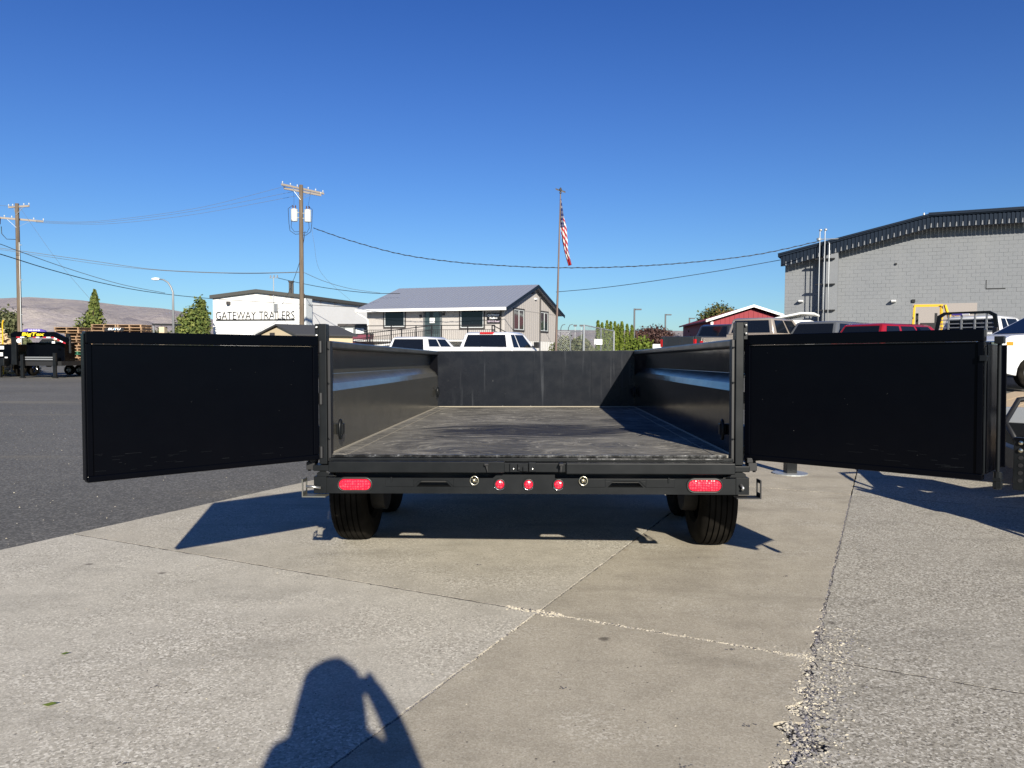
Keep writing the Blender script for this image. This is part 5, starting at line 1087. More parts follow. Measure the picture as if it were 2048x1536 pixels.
# ================================================================ POLES, WIRES, FLAG
def wood_pole(name, label, px, py, D, r0=0.15, r1=0.115):
    top = at(px, py, D); o = thing(name, label, 'utility pole', (top.x, top.y, 0)); mb = MB(); mb.tube([(0, 0, 0), (0, 0, top.z*0.5), (0, 0, top.z)], [r0, (r0+r1)/2, r1], 12); mb.build('pole', 'pole', o, smooth='auto'); return o, top
def crossarm(o, top, dz, a, b, pins, dark='arm'):
    mb = MB(); mb.bar((*a, dz), (*b, dz+(0 if len(a) == 2 else 0)), 0.09, 0.115); c_ = mb.build('crossarm', dark, o)
    for t in pins:
        x, y = lerp(a[0], b[0], t), lerp(a[1], b[1], t)
        mb = MB(); mb.tube([(x, y, dz+0.05), (x, y, dz+0.11)], 0.015, 6); mb.lathe([(0.02, 0.10), (0.042, 0.12), (0.03, 0.15), (0.042, 0.17), (0, 0.20)], 8, (x, y, dz), 'z'); mb.build('insulator', 'tank', c_)
    mb = MB(); mb.bar((lerp(a[0], b[0], .25), lerp(a[1], b[1], .25)-.02, dz-0.03), (0, -0.12, dz-0.55), 0.03, 0.015); mb.bar((lerp(a[0], b[0], .75), lerp(a[1], b[1], .75)-.02, dz-0.03), (0, -0.12, dz-0.55), 0.03, 0.015); mb.build('brace', 'galv', c_)
    return c_
CP, ct = wood_pole('utility_pole', 'tall wooden utility pole with two pale transformers in front of the white shop', 602, 370, 46)
crossarm(CP, ct, ct.z-0.18, (-0.85, -1.0), (0.95, 1.6), (0.02, 0.2, 0.36, 0.62, 0.8, 0.98)); crossarm(CP, ct, ct.z-0.34, (-0.80, -0.7), (0.85, 1.3), (0.0, 1.0))
for (px, py, s) in ((588, 430, -1), (616, 432, 1)):
    q = at(px, py, 46); c_ = (q.x-ct.x, -0.05*s, q.z)
    mb = MB(); mb.lathe([(0, -0.36), (0.19, -0.36), (0.20, -0.33), (0.20, 0.28), (0.215, 0.29), (0.215, 0.33), (0.12, 0.38), (0, 0.39)], 18, c_, 'z'); tk = mb.build('transformer', 'tank', CP, smooth='auto')
    mb = MB()
    for dx in (-0.07, 0.08): mb.lathe([(0.03, 0.36), (0.045, 0.42), (0.03, 0.46), (0.045, 0.50), (0.02, 0.58), (0, 0.60)], 8, (c_[0]+dx, c_[1], c_[2]), 'z')
    mb.build('bushing', 'porcelain', tk, smooth='auto')
    mb = MB(); mb.bar((c_[0]-s*0.19, c_[1], c_[2]+0.15), (0, 0, c_[2]+0.15), 0.06, 0.06); mb.bar((c_[0]-s*0.19, c_[1], c_[2]-0.15), (0, 0, c_[2]-0.15), 0.06, 0.06); mb.build('mount', 'galv', tk)
    mb = MB(); x = c_[0]
    mb.tube([(x+s*0.05, -0.1, c_[2]+0.55), (x+s*0.30, -0.15, c_[2]+0.35), (x+s*0.26, -0.15, c_[2]-0.5), (x+s*0.20, -0.15, c_[2]-0.95), (x-s*0.1, -0.1, c_[2]-1.15), (0, 0, c_[2]-1.10)], 0.016, 5); mb.tube([(x+s*0.08, -0.2, c_[2]-0.3), (x+s*0.12, -0.2, c_[2]-0.75), (x-s*0.05, -0.1, c_[2]-1.0), (0, 0, c_[2]-0.98)], 0.014, 5)
    mb.tube([(x, 0, c_[2]+0.58), (x+s*0.05, 0.2, c_[2]+1.1), (x+s*0.1, 0.3, ct.z-0.3)], 0.008, 4); mb.build('lead_wire', 'wire', tk, smooth=True)
LP_, lt = wood_pole('utility_pole', 'wooden utility pole with two crossarms at the left edge', 34, 407, 49)
crossarm(LP_, lt, at(34, 413, 49).z, (-0.72, 0.3), (0.88, -0.2), (0.0, 0.2, 0.75, 1.0)); crossarm(LP_, lt, at(34, 438, 49).z, (-1.05, -0.6), (1.1, 0.9), (0.0, 0.2, 0.35, 0.8, 1.0))
mb = MB(); q = at(8, 443, 49); mb.lathe([(0, -0.28), (0.09, -0.24), (0.11, 0.1), (0.05, 0.2), (0, 0.2)], 10, (q.x-lt.x, -0.5, q.z), 'z'); mb.build('cutout', 'trim', LP_)
mb = MB(); a_ = at(11, 455, 49); b_ = at(34, 479, 49); mb.tube([(a_.x-lt.x, -0.4, a_.z), (a_.x-lt.x+0.02, -0.4, a_.z-0.45), (a_.x-lt.x+0.25, -0.3, b_.z-0.02), (0, 0, b_.z)], 0.02, 5); mb.build('jumper', 'wire', LP_, smooth=True)
for py in (490, 560, 629): q = at(36, py, 49); mb = MB(); mb.box(0.08, 0.26, -0.05, 0.0, q.z-0.02, q.z+0.02); mb.build('step', 'galv', LP_)
mb = MB(); mb.tube([(0.14, -0.09, 0.2), (0.14, -0.09, at(36, 485, 49).z)], 0.022, 6); mb.build('conduit', 'tank', LP_)
def wire(label, pts, r=0.018, m_='wire', twist=False):
    """pts: (px,py,D) sight points on the span; a smooth sagging curve passes through them"""
    P3 = [at(*p) for p in pts]; out = []
    n_ = len(P3)
    for i in range(n_-1):
        a0 = P3[max(i-1, 0)]; a1 = P3[i]; a2 = P3[i+1]; a3 = P3[min(i+2, n_-1)]
        for k in range(12):
            t = k/12; out.append(0.5*((2*a1)+(a2-a0)*t+(2*a0-5*a1+4*a2-a3)*t*t+(3*a1-a0-3*a2+a3)*t**3))
    out.append(P3[-1]); mb = MB(); mb.tube(out, r, 5)
    if twist:
        tw = []; L_ = 0
        for i in range(len(out)-1):
            for k in range(8):
                p = out[i].lerp(out[i+1], k/8); L_ += (out[i+1]-out[i]).length/8; a = L_*9; tw.append(p+Vector((0, math.sin(a)*0.5, math.cos(a)))*0.028)
        mb.tube(tw, r*0.6, 4, caps=False)
    o = mb.build('power_line', m_, smooth=True); tag(o, label, 'cable', 'overhead lines'); return o
wire('heavy twisted cable sagging from the transformer pole to the warehouse', [(627, 456, 46), (700, 481, 45.5), (800, 508, 45), (900, 523, 44.5), (1000, 531, 44), (1120, 535.5, 43.5), (1260, 533, 43), (1400, 523, 42.6), (1520, 508, 42.4), (1639, 482, 42.2)], 0.020, 'wire', True)
wire('thin cable rising from the office gable to the warehouse corner', [(1112, 584, 52), (1200, 576, 50), (1300, 563, 48), (1430, 543, 46.5), (1566, 519, 45)], 0.019)
wire('cable crossing behind the transformer pole from the shop mast to the office ridge', [(556, 556, 62), (600, 566, 60), (660, 577, 58), (740, 586, 56), (800, 587, 55)], 0.022)
wire('lowest black cable sloping from the left edge past the left pole to the shop', [(-60, 493, 30), (0, 508, 33), (100, 539, 38), (200, 565, 43), (300, 584, 48), (420, 597, 55), (560, 606, 60), (640, 611, 63), (735, 615, 66)], 0.021)
wire('second cable dipping from the left edge and joining the lowest black one', [(-40, 478, 36), (0, 488, 38), (40, 503, 40), (130, 535, 44), (240, 568, 48), (330, 586, 52)], 0.017, 'wire_grey')
wire('upper of two parallel cables between the left pole and the transformer pole', [(-40, 492, 48), (0, 496, 48), (100, 510, 49), (200, 524, 48.5), (300, 538, 48), (400, 544, 47.5), (500, 546, 47), (600, 544, 46.1)], 0.017, 'wire_grey')
wire('lower of two parallel cables between the left pole and the transformer pole', [(-40, 497, 48.3), (0, 499, 48.3), (100, 514, 49.3), (220, 531, 48.8), (340, 542, 48), (480, 547, 47.2), (600, 545, 46.3)], 0.012, 'wire_grey')
wire('pale cable running down from the transformer pole to the office roof', [(608, 545, 46), (650, 563, 48), (700, 577, 51), (760, 586, 54)], 0.014, 'wire_grey')
for k, (ya, yb, yc, lb) in enumerate(((445, 419, 376, 'uppermost'), (447, 424, 386, 'middle'), (449, 431, 392, 'lowermost'))):
    wire(lb+' of three faint high cables strung between the two utility poles', [(72, ya-4, 49), (150, ya-1, 48.5), (240, (ya+yb)/2+6, 48), (400, yb-4, 47), (572+k*20, yc-4, 46)], 0.009, 'wire_grey')
wire('guy wire slanting down to the right from the left pole', [(38, 412, 49), (110, 515, 44), (180, 598, 40)], 0.007, 'wire_grey')
wire('black service cable looping down the transformer pole to the shop wall mast', [(610, 462, 46), (606, 490, 46.2), (598, 528, 48), (585, 565, 52), (570, 600, 58), (556, 618, 61.5)], 0.018)
wire('thin guy wire hanging right of the transformer pole', [(624, 458, 46), (628, 485, 46), (642, 545, 47), (700, 600, 49)], 0.007, 'wire_grey')
wire('short high cable leaving the left pole towards the left edge', [(-60, 410, 49), (0, 411, 49), (34, 414, 49)], 0.010, 'wire_grey')

# flag and pole
fp0 = at(1111, 702, 33); fp1 = at(1121, 388, 33)
FP = thing('flagpole', 'slim brown flagpole with an eagle finial right of the office', 'flagpole', (fp0.x, fp0.y, 0)); dx = fp1.x-fp0.x
mb = MB(); mb.tube([(-dx*0.1, 0, 0), (dx*0.5, 0, fp1.z*0.5), (dx, 0, fp1.z)], [0.060, 0.042, 0.024], 10); mb.build('pole', 'flagpole', FP, smooth='auto')
mb = MB(); z = fp1.z; mb.lathe([(0, 0), (0.05, 0.03), (0.05, 0.07), (0, 0.10)], 10, (dx, 0, z), 'z'); mb.lathe([(0, 0.08), (0.05, 0.13), (0.06, 0.2), (0.02, 0.27), (0, 0.28)], 8, (dx, 0, z), 'z')
mb.add([(dx-0.03, 0, z+0.17), (dx-0.22, 0.05, z+0.26), (dx-0.20, 0.02, z+0.18), (dx-0.02, 0, z+0.11), (dx-0.05, 0.05, z+0.2)], [(0, 1, 4), (0, 2, 1), (0, 3, 2)]); mb.add([(dx+0.03, 0, z+0.17), (dx+0.22, 0.05, z+0.12), (dx+0.21, 0.02, z+0.05), (dx+0.02, 0, z+0.10), (dx+.05, .05, z+.18)], [(0, 1, 4), (0, 2, 1), (0, 3, 2)]); mb.build('finial', 'trim', FP)
fl = MB(); nu, nv = 13, 30    # nu across stripes, nv along the drop
edgeL = [(1121, 398), (1120.5, 430), (1121, 455), (1124, 480), (1129, 505), (1137, 532)]
edgeR = [(1122.5, 398), (1127, 430), (1133, 455), (1135, 478), (1136, 500), (1143.5, 530)]
def along(e, t): f = t*(len(e)-1); i = min(int(f), len(e)-2); f -= i; return lerp(e[i][0], e[i+1][0], f), lerp(e[i][1], e[i+1][1], f)
fv = []
NU = 26
for j in range(nv*2+1):
    t = j/(nv*2); aL, aR = along(edgeL, t), along(edgeR, t); 
    for i in range(NU+1):
        s = i/NU; fold = math.sin(s*PI*4.2+t*2.0); p = at(lerp(aL[0], aR[0], s), lerp(aL[1], aR[1], s), 33+0.12*fold*(0.25+t)+0.04*math.sin(9*s)); fv.append(p)
off = Vector((fp0.x, fp0.y, 0)); fv = [p for p in fv]
fq = []; fm = []
for j in range(nv*2):
    for i in range(NU):
        a = j*(NU+1)+i; fq.append((a, a+1, a+NU+2, a+NU+1)); t = j/(nv*2); s = i/NU
        k = t*15.5-s*3.4
        if t < 0.40 and not (t > 0.24 and s > 0.72): fm.append(1 if (j % 4 == 1 and (i+2*(j//4)) % 5 == 1) or (j % 4 == 2 and (i+2*(j//4)) % 5 == 1) else 2)
        elif t > 0.90: fm.append(0)
        else: fm.append(0 if int(k) % 2 else 1)
fl.v = [tuple(p) for p in fv]; fl.f = fq; fl.mi = fm
fo = fl.build('flag', ['f_red', 'f_white', 'f_blue'], smooth=True, fixn=False); tag(fo, 'limp American flag hanging down the flagpole', 'flag')
sm_ = fo.modifiers.new('solid', 'SOLIDIFY'); sm_.thickness = 0.004

# street lamps
q = at(347, 664, 40); z0 = 0; SLp = thing('street_lamp', 'curved aluminium street lamp before the large conifer', 'street lamp', (q.x, q.y, 0)); a_ = at(347, 600, 40)
pts = [(0, 0, 0), (0, 0, a_.z)]+[(at(px, py, 40).x-q.x, 0, at(px, py, 40).z) for px, py in ((346, 585), (342, 574), (336, 565), (327, 559.5), (318, 558))]
mb = MB(); mb.tube(pts, [0.075, 0.055, 0.05, 0.045, 0.04, 0.035, 0.03], 8); mb.build('pole', 'lamp', SLp, smooth=True)
mb = MB(); q2 = at(311, 558, 40); mb.lathe([(0, -0.22), (0.05, -0.18), (0.08, 0), (0.06, 0.18), (0, 0.22)], 10, (q2.x-q.x, 0, q2.z), 'x'); mb.build('lamp_head', 'white', SLp, smooth=True)
for px, py, D, lb in ((1269, 617, 70, 'dark lamp post beside the purple-leaved tree'), (1331, 628, 82, 'dark lamp post right of the purple-leaved tree'), (1379, 635.5, 92, 'dark lamp post at the foot of the round autumn tree')):
    q = at(px, py, D); o = thing('lamp_post', lb, 'lamp post', (q.x, q.y, 0), 0, 'dark lamp posts of the far lot'); mb = MB(); mb.box(-0.07, 0.07, -0.07, 0.07, 0, q.z); mb.build('post', 'darkpost', o)
    mb = MB(); mb.box(0.07, 0.62, -0.15, 0.15, q.z-0.14, q.z-0.02); mb.build('lamp_head', 'darkpost', o)
for px, py, D, lb in ((1122, 650, 110, 'left of two small far lamp posts over the fence'), (1137, 650, 110, 'right of two small far lamp posts over the fence')):
    q = at(px, py, D); o = thing('lamp_post', lb, 'lamp post', (q.x, q.y, 0), 0, 'far lamp posts over the fence'); mb = MB(); mb.tube([(-0.3, 0, 0), (0, 0, q.z-0.4), (0.2, 0, q.z), (0.6, 0, q.z+0.1)], 0.05, 6); mb.build('post', 'darkpost', o)
q = at(1156, 652, 150); o = thing('floodlight_mast', 'tiny floodlight masts over the far ridge', 'floodlight', (q.x, q.y, 0)); mb = MB(); mb.box(-0.6, -0.5, 0, .1, 0, q.z); mb.box(0.6, 0.7, 0, 0.1, 0, q.z); mb.build('mast', 'lamp', o); mb = MB(); mb.box(-0.9, -0.2, -.1, 0, q.z-0.1, q.z+0.25); mb.box(0.3, 1.0, -.1, 0, q.z-0.1, q.z+0.25); mb.build('lamp_bank', 'darkpost', o)

# chain-link gate and fence
CF = thing('chain_link_fence', 'galvanised chain-link fence and gate right of the flagpole', 'fence', (0, 0, 0))
def link(a, b, nmp, step=0.10):
    a3, b3 = Vector(a), Vector(b); ln = (b3.xy-a3.xy).length; d = (b3-a3); d.z = 0; d.normalize()
    for p in (a3, b3): mb = MB(); mb.tube([(p.x, p.y, 0), (p.x, p.y, p.z)], 0.035, 8); mb.build('post', 'galv', CF, smooth='auto')
    mb = MB(); mb.tube([a3, b3], 0.025, 6); mb.build('rail', 'galv', CF); mb = MB(); mb.tube([(a3.x, a3.y, 0.15), (b3.x, b3.y, 0.15)], 0.02, 6); mb.build('rail', 'galv', CF)
    mb = MB(); k = -2.4
    while k < ln:
        for sg in (1, -1):
            pA = (max(k, 0), (0.1+(max(k, 0)-k)) if sg > 0 else (2.4-(max(k, 0)-k))); kk = min(k+2.3, ln); pB = (kk, (0.1+(kk-k)) if sg > 0 else (2.4-(kk-k)))
            zt_ = lambda u: lerp(a3.z, b3.z, u/ln)
            mb.bar((a3.x+d.x*pA[0], a3.y+d.y*pA[0], min(pA[1], zt_(pA[0]))), (a3.x+d.x*pB[0], a3.y+d.y*pB[0], min(pB[1], zt_(pB[0]))), 0.0032, 0.0032)
        k += step
    o = mb.build('mesh', 'galv', CF, fixn=False); o['kind'] = 'stuff'
D1 = 31
f0, f1, f2, f3, f4 = at(1112, 663, 36), at(1141, 663, 36), at(1168, 650, D1), at(1202, 657, 33), at(1228, 662, 34.5)
link(f0, f1, ''); link(f1, at(1167, 663, 35.5), ''); link(f2, f3, ''); link(f3, f4, '')
mb = MB(); q = at(1196, 684, 32.6); mb.box(q.x-0.17, q.x+0.17, q.y-0.1, q.y-0.08, q.z-0.11, q.z+0.12); mb.build('notice', 'white', CF)
q = at(1325, 691, 33); o = thing('storage_tank', 'white box standing beyond the right side rail', 'box', (q.x, q.y, 0.0), R(-10)); mb = MB(); mb.box(-0.42, 0.35, 0, 0.8, 0.15, q.z+0.06); mb.build('shell', 'white', o, bevel=0.03); mb = MB(); mb.box(-0.40, 0.33, 0.02, 0.78, 0, 0.15); mb.build('base', 'dark', o)

# ================================================================ LEFT YARD
D = 32.6; q0 = at(75, 755, D); K = D/FPX
def X(px): return (px-75)*K
def Z(py): return (755-py)*K
GN = thing('gooseneck_trailer', 'black gooseneck trailer with yellow lettering on its neck at the left edge', 'trailer', (q0.x, q0.y, 0))
mb = MB(); mb.box(X(25), X(35), -0.05, 0.10, Z(729), Z(668)); mb.build('upright', 'dusty', GN, bevel=0.01)
mb = MB(); mb.prism([(X(33), Z(674)), (X(108), Z(674)), (X(136), Z(686)), (X(143), Z(678)), (X(112), Z(663)), (X(32), Z(663)), (X(25), Z(667)), (X(25), Z(674))], -0.08, 0.08, 'y'); nk = mb.build('neck_beam', 'black', GN, bevel=0.01)
mb = MB(); mb.prism([(X(48), Z(663)), (X(51), Z(659)), (X(58), Z(657)), (X(84), Z(657.5)), (X(92), Z(660)), (X(95), Z(663))], -0.06, 0.04, 'y'); ar = mb.build('top_arch', 'purple', GN)
for k in range(5): mb = MB(); mb.box(X(60+k*5), X(63.6+k*5), -0.075, -0.062, Z(661.3), Z(659)); mb.build('lettering', 'whitetxt', ar)
fit(text('lettering', 'BigTex', 0.25, 'yellowtxt', nk, ((X(49)+X(92))/2, -0.085, Z(673.2)), rot, shear=0.15, bold=0.006), X(93)-X(48), Z(664.5)-Z(673.2))
tp = [(37, 45), (45, 53), (70, 76), (76, 83), (90, 97), (97, 105), (107, 112)]
for k, (a, b) in enumerate(tp): mb = MB(); mb.box(X(a), X(b), -0.092, -0.084, Z(675.2), Z(673)) ; mb.build('reflective_tape', 'whitetxt' if k % 2 else 'tapered', nk)
for k in range(4): t0_, t1_ = k/4, (k+1)/4; mb = MB(); mb.bar((lerp(X(112), X(135), t0_), -0.088, lerp(Z(675), Z(686), t0_)), (lerp(X(112), X(135), t1_), -0.088, lerp(Z(675), Z(686), t1_)), 0.01, 0.05); mb.build('reflective_tape', 'whitetxt' if k % 2 == 0 else 'tapered', nk)
mb = MB(); mb.tube([(X(141), 0, Z(672)), (X(141.5), 0, Z(705))], 0.05, 8); mb.lathe([(0, -.08), (.09, -.06), (.09, .06), (0, .1)], 10, (X(138), 0, Z(671)), 'z'); mb.build('hitch_post', 'dusty', GN, smooth='auto')
mb = MB(); mb.box(X(36), X(114), 0.6, 1.4, Z(722), Z(684)); mb.build('toolbox', 'black', GN, bevel=0.02)
mb = MB(); mb.prism([(X(53), Z(684)), (X(60), Z(677)), (X(88), Z(676.5)), (X(86), Z(681)), (X(112), Z(684))], 0.9, 1.4, 'y'); mb.build('load_wedge', 'plank', GN)
mb = MB(); mb.box(X(48), X(106), 0.1, 0.2, Z(719.5), Z(717)); mb.box(X(48), X(106), 0.1, 0.2, Z(715), Z(713)); mb.build('crossbar', 'lamp', GN)
for a, b, y0 in ((41, 46.5, 709), (106, 111.5, 705)):
    mb = MB(); mb.box(X(a), X(b), 0.0, 0.12, 0, Z(y0)); mb.build('leg', 'dusty', GN, bevel=0.005)
    mb = MB(); mb.box(X(a)-0.03, X(b)+0.03, -0.03, 0.15, 0, 0.03); mb.build('foot', 'dusty', GN)
mb = MB(); mb.box(X(30), X(118), 0.2, 9.0, Z(731), Z(722)); mb.build('deck_frame', 'dark', GN)
for a, b in ((37, 46), (108, 114)): mb = MB(); mb.lathe([(0, 0), ((X(b)-X(a))/2, 0), (0, -0.01)], 14, ((X(a)+X(b))/2, -0.09 if a < 50 else -0.12, Z(681)), 'y') if a < 50 else mb.box(X(a), X(b), -0.10, -0.085, Z(686), Z(682)); mb.build('sticker', 'whitetxt', GN)
for s in (-1, 1):
    for y in (5.5, 6.4): wheel(GN, 'wheel', (s*0.75-0.05, y, 0.37), 0.37, 0.45, 'rim', s, 24)
mb = MB(); mb.box(X(50), X(61), 1.5, 1.52, Z(735), Z(722)); mb.build('mud_flap', 'rubber', GN)
q1_ = at(8, 752, 33.5); BT = thing('box_trailer', 'low black trailer with white stickers cut by the left edge', 'trailer', (q1_.x, q1_.y, 0)); K2 = 33.5/FPX
mb = MB(); mb.box(-2.2, 0.36, 0, 3.2, 0.55, 1.42); mb.build('box', 'black', BT, bevel=0.02)
mb = MB(); mb.box(-2.2, 0.28, -0.4, -0.02, 0.48, 0.80); mb.build('platform', 'dusty', BT, bevel=0.02)
for a, b, c_, d_ in ((-0.16, 0.03, 1.20, 1.34), (-0.16, -0.02, 0.90, 1.06), (0.06, 0.18, 0.82, 0.87)): mb = MB(); mb.box(a, b, -0.012, -0.001, c_, d_); mb.build('sticker', 'whitetxt', BT)
for y in (0.9, 1.8): wheel(BT, 'wheel', (0.15, y, 0.34), 0.34, 0.22, 'chrome', 1, 24)
mb = MB(); mb.bar((0.36, -0.02, 0.4), (0.46, -0.02, 1.3), 0.06, 0.06); mb.box(0.1, 0.2, -0.5, -0.4, 0, 0.5); mb.build('jack', 'dusty', BT)
# heap of bark behind it
q1_ = at(-8, 700, 38); hp = MB(); rr = random.Random(4)
for _ in range(900):
    a = rr.uniform(0, 6.28); r = rr.random()**.5; z = max(0, (1-r)*2.3+rr.uniform(-.1, .1)); c_ = (r*1.9*math.cos(a), r*1.2*math.sin(a), z); d_ = Vector((rr.uniform(-1, 1), rr.uniform(-1, 1), rr.uniform(-.4, .4))).normalized()*rr.uniform(.1, .35); hp.bar(Vector(c_)-d_, Vector(c_)+d_, 0.10, 0.06)
hpo = hp.build('wood_heap', 'plank', None, loc=(q1_.x, q1_.y, 0), fixn=False); tag(hpo, 'tan heap of broken boards behind the black box trailer', 'wood heap')

# flatbed with pallets
DP = 36.0; q2_ = at(128, 750, DP); PT = thing('flatbed_trailer', 'low flatbed trailer with a pale edge carrying tall pallet stacks', 'trailer', (q2_.x, q2_.y, 0)); KP = DP/FPX
mb = MB(); mb.box(0.0, 4.4, 0, 2.4, 0.60, 0.68); mb.build('deck', 'dark', PT)
mb = MB(); mb.box(0.0, 4.4, -0.03, -0.002, 0.60, 0.67); mb.build('deck_edge', 'yellowtxt' if False else 'beige', PT)
for x in (0.13, 0.60): wheel_ = MB(); wheel_.lathe([(0.12, -0.09), (0.22, -0.09), (0.24, -0.05), (0.24, 0.05), (0.22, 0.09), (0.12, 0.09)], 24, (x, 0.25, 0.24), 'y', close=True); t = wheel_.build('wheel', 'tyre', PT, smooth='auto'); wheel_ = MB(); wheel_.lathe([(0.125, -0.07), (0.10, -0.09), (0.05, -0.06), (0, -0.08)], 18, (x, 0.25, 0.24), 'y'); wheel_.build('rim', 'rim', t)
pm = MB()
for k in range(3): pm.box(k*0.54, k*0.54+0.05, 0, 1.0, 0.022, 0.118)
for k in range(7): pm.box(-0.03, 1.17, k*0.15, k*0.15+0.11, 0.118, 0.140)
for k in range(3): pm.box(-0.03, 1.17, k*0.43, k*0.43+0.13, 0.0, 0.022)
PAL = pm.build('pallet', 'pallet', None); PALG = PAL.data.copy(); PALG.materials.clear(); PALG.materials.append(M['pallet_green'])
rp = random.Random(2); npal = 0
ORD = ['lowest', 'second', 'third', 'fourth', 'fifth', 'sixth', 'seventh', 'eighth', 'ninth', 'tenth', 'eleventh', 'twelfth']
for (sx_, n_, sy_, stn) in ((0.0, 11, 0.05, 'left'), (1.24, 12, 0.05, 'middle'), (2.48, 12, 0.05, 'right')):
    for k in range(n_):
        o = PAL if npal == 0 else PAL.copy()
        if npal: COL.objects.link(o)
        o.location = (q2_.x+sx_+0.04+rp.uniform(-.04, .04)-(0.45 if (sx_ == 0.0 and k >= n_-2) else 0), q2_.y+sy_+rp.uniform(-.05, .05), 0.685+k*0.1415)
        o.rotation_euler = (0, 0, rp.uniform(-.035, .035)); npal += 1
        lab = 'weathered wooden pallet, '+('topmost of the ' if k == n_-1 else ('lowest of the ' if k == 0 else ORD[k]+' from the bottom of the '))+stn+' stack on the flatbed'
        if sx_ == 0.0 and k == 2: o.data = PALG; tag(o, 'green painted pallet near the bottom of the first stack', 'pallet', 'pallets stacked on the flatbed'); continue
        if sx_ == 0.0 and k >= n_-2: tag(o, ('upper' if k == n_-1 else 'lower')+' of two pallets jutting out left at the top of the first stack', 'pallet', 'pallets stacked on the flatbed'); continue
        tag(o, lab, 'pallet', 'pallets stacked on the flatbed')
q = at(228, 658, 35); o = thing('banner', 'dark banner with white and blue lettering on top of the pallets', 'banner', (q.x, q.y, 0)); mb = MB(); mb.prism([(-0.45, q.z-0.09), (0.42, q.z-0.09), (0.48, q.z+0.07), (-0.38, q.z+0.07)], 0, 0.02, 'y'); bn = mb.build('board', 'dark', o)
mb = MB(); mb.box(-0.35, -0.32, 0.02, 0.05, 1.4, q.z); mb.box(0.32, 0.35, 0.02, 0.05, 1.4, q.z); mb.build('stake', 'dark', o)
fit(text('lettering', 'BUTU', 0.15, 'whitetxt', bn, (0.02, -0.004, q.z-0.05), rot, shear=0.3, bold=0.006), 0.6, 0.10)
mb = MB(); mb.lathe([(0, 0), (0.04, 0), (0, -0.01)], 10, (0.03, -0.008, q.z), 'y'); mb.build('emblem', 'bluetxt', bn)
q = at(325, 650, 44); o = thing('canopy', 'flat dark roofed stall half hidden behind the street lamp', 'canopy', (q.x, q.y, 0)); mb = MB(); mb.box(-0.6, 0.6, 0, 1.2, q.z, q.z+0.08); mb.build('roof', 'dark', o); mb = MB(); mb.box(-0.25, 0.05, 0.1, 0.5, 0, q.z-0.1); mb.build('cabinet', 'beige', o)
for s in (-0.55, 0.55): mb = MB(); mb.box(s-.03, s+.03, 0.1, 0.16, 0, q.z); mb.build('post', 'lamp', o)
mb = MB(); q = at(5, 655, 36); mb.tube([(q.x, q.y, 0), (q.x, q.y, 2.4), (q.x+0.05, q.y, at(6, 640, 36).z)], 0.03, 6); o = mb.build('marker_post', 'yellow', None); tag(o, 'thin yellow post by the shrub at the left edge', 'post')

# ================================================================ TREES
def crown_mb(n, fn, size, rr):
    mb = MB()
    for _ in range(n):
        p, nrm = fn(rr); s = size*rr.uniform(0.55, 1.3)
        d = (nrm+Vector((rr.gauss(0, .6), rr.gauss(0, .6), rr.gauss(0, .6)))).normalized(); a = d.orthogonal().normalized(); b = d.cross(a)
        t = rr.uniform(0, 6.28); a, b = a*math.cos(t)+b*math.sin(t), b*math.cos(t)-a*math.sin(t)
        mb.add([p-a*s-b*s*.3, p+b*s*.75, p+a*s-b*s*.2, p-b*s*.7], [(0, 1, 2, 3)])
    return mb
def conifer_fn(h, r, lumps=9, lean=0.0, point=1.0, seed=0):
    def f(rr):
        t = rr.random()**1.25; z = h*(0.04+0.96*t)
        ph = rr.uniform(0, 2*PI); w = r*(1-t)**(0.8*point)*(0.80+0.22*math.sin(lumps*t*6+3*ph+seed)+0.14*math.sin(5*ph+seed+t*20))
        k = rr.random()**0.35; w *= k*rr.uniform(.75, 1.25)
        return Vector((math.cos(ph)*w+lean*t, math.sin(ph)*w, z)), Vector((math.cos(ph), math.sin(ph), 0.5)).normalized()
    return f
def blob_fn(blobs):
    tot = [b[3]*b[4] for b in blobs]
    def f(rr):
        b = rr.choices(blobs, tot)[0]; v_ = Vector((rr.gauss(0, 1), rr.gauss(0, 1), rr.gauss(0, 1))).normalized(); k = rr.random()**.30*rr.choice((rr.uniform(.8, 1.08), rr.uniform(.85, 1.28)))
        return Vector((b[0]+v_.x*b[3]*k, b[1]+v_.y*b[3]*k, b[2]+v_.z*b[4]*k)), v_
    return f
def tree(name, label, loc, crown, leaf, trunk_h, trunk_r, cat='tree', group=None):
    o = thing(name, label, cat, loc, 0, group); crown.build('crown', leaf, o, fixn=False)
    mb = MB(); mb.tube([(0, 0, -0.1), (0.03, 0, trunk_h*.5), (0, 0, trunk_h)], [trunk_r, trunk_r*.7, trunk_r*.35], 8)
    if cat == 'tree':
        for k in range(5): a = k*1.3; mb.tube([(0, 0, trunk_h*(.35+.1*k)), (math.cos(a)*trunk_h*.18, math.sin(a)*trunk_h*.18, trunk_h*(.5+.1*k))], [trunk_r*.4, trunk_r*.15], 5)
    mb.build('trunk', 'bark', o); return o
rt = random.Random(21)
q = at(186, 580, 58); tree('conifer_tree', 'pointed yellow-green conifer behind the pallet stacks', (q.x-0.0, q.y, 0), crown_mb(5200, conifer_fn(q.z, 1.28, 7, 0.12, 0.95, 1), 0.12, rt), 'lf_conifer', 4.5, 0.18)
q = at(166, 640, 57); tree('shrub', 'low rounded shrub at the left foot of the pointed conifer', (q.x, q.y, 0), crown_mb(2600, blob_fn([(0, 0, 1.7, 0.75, 1.7), (0.5, 0, 1.3, 0.7, 1.3)]), 0.12, rt), 'lf_conifer', 2, 0.1, 'shrub')
q = at(392, 622, 60); q_t = at(402, 598, 60)
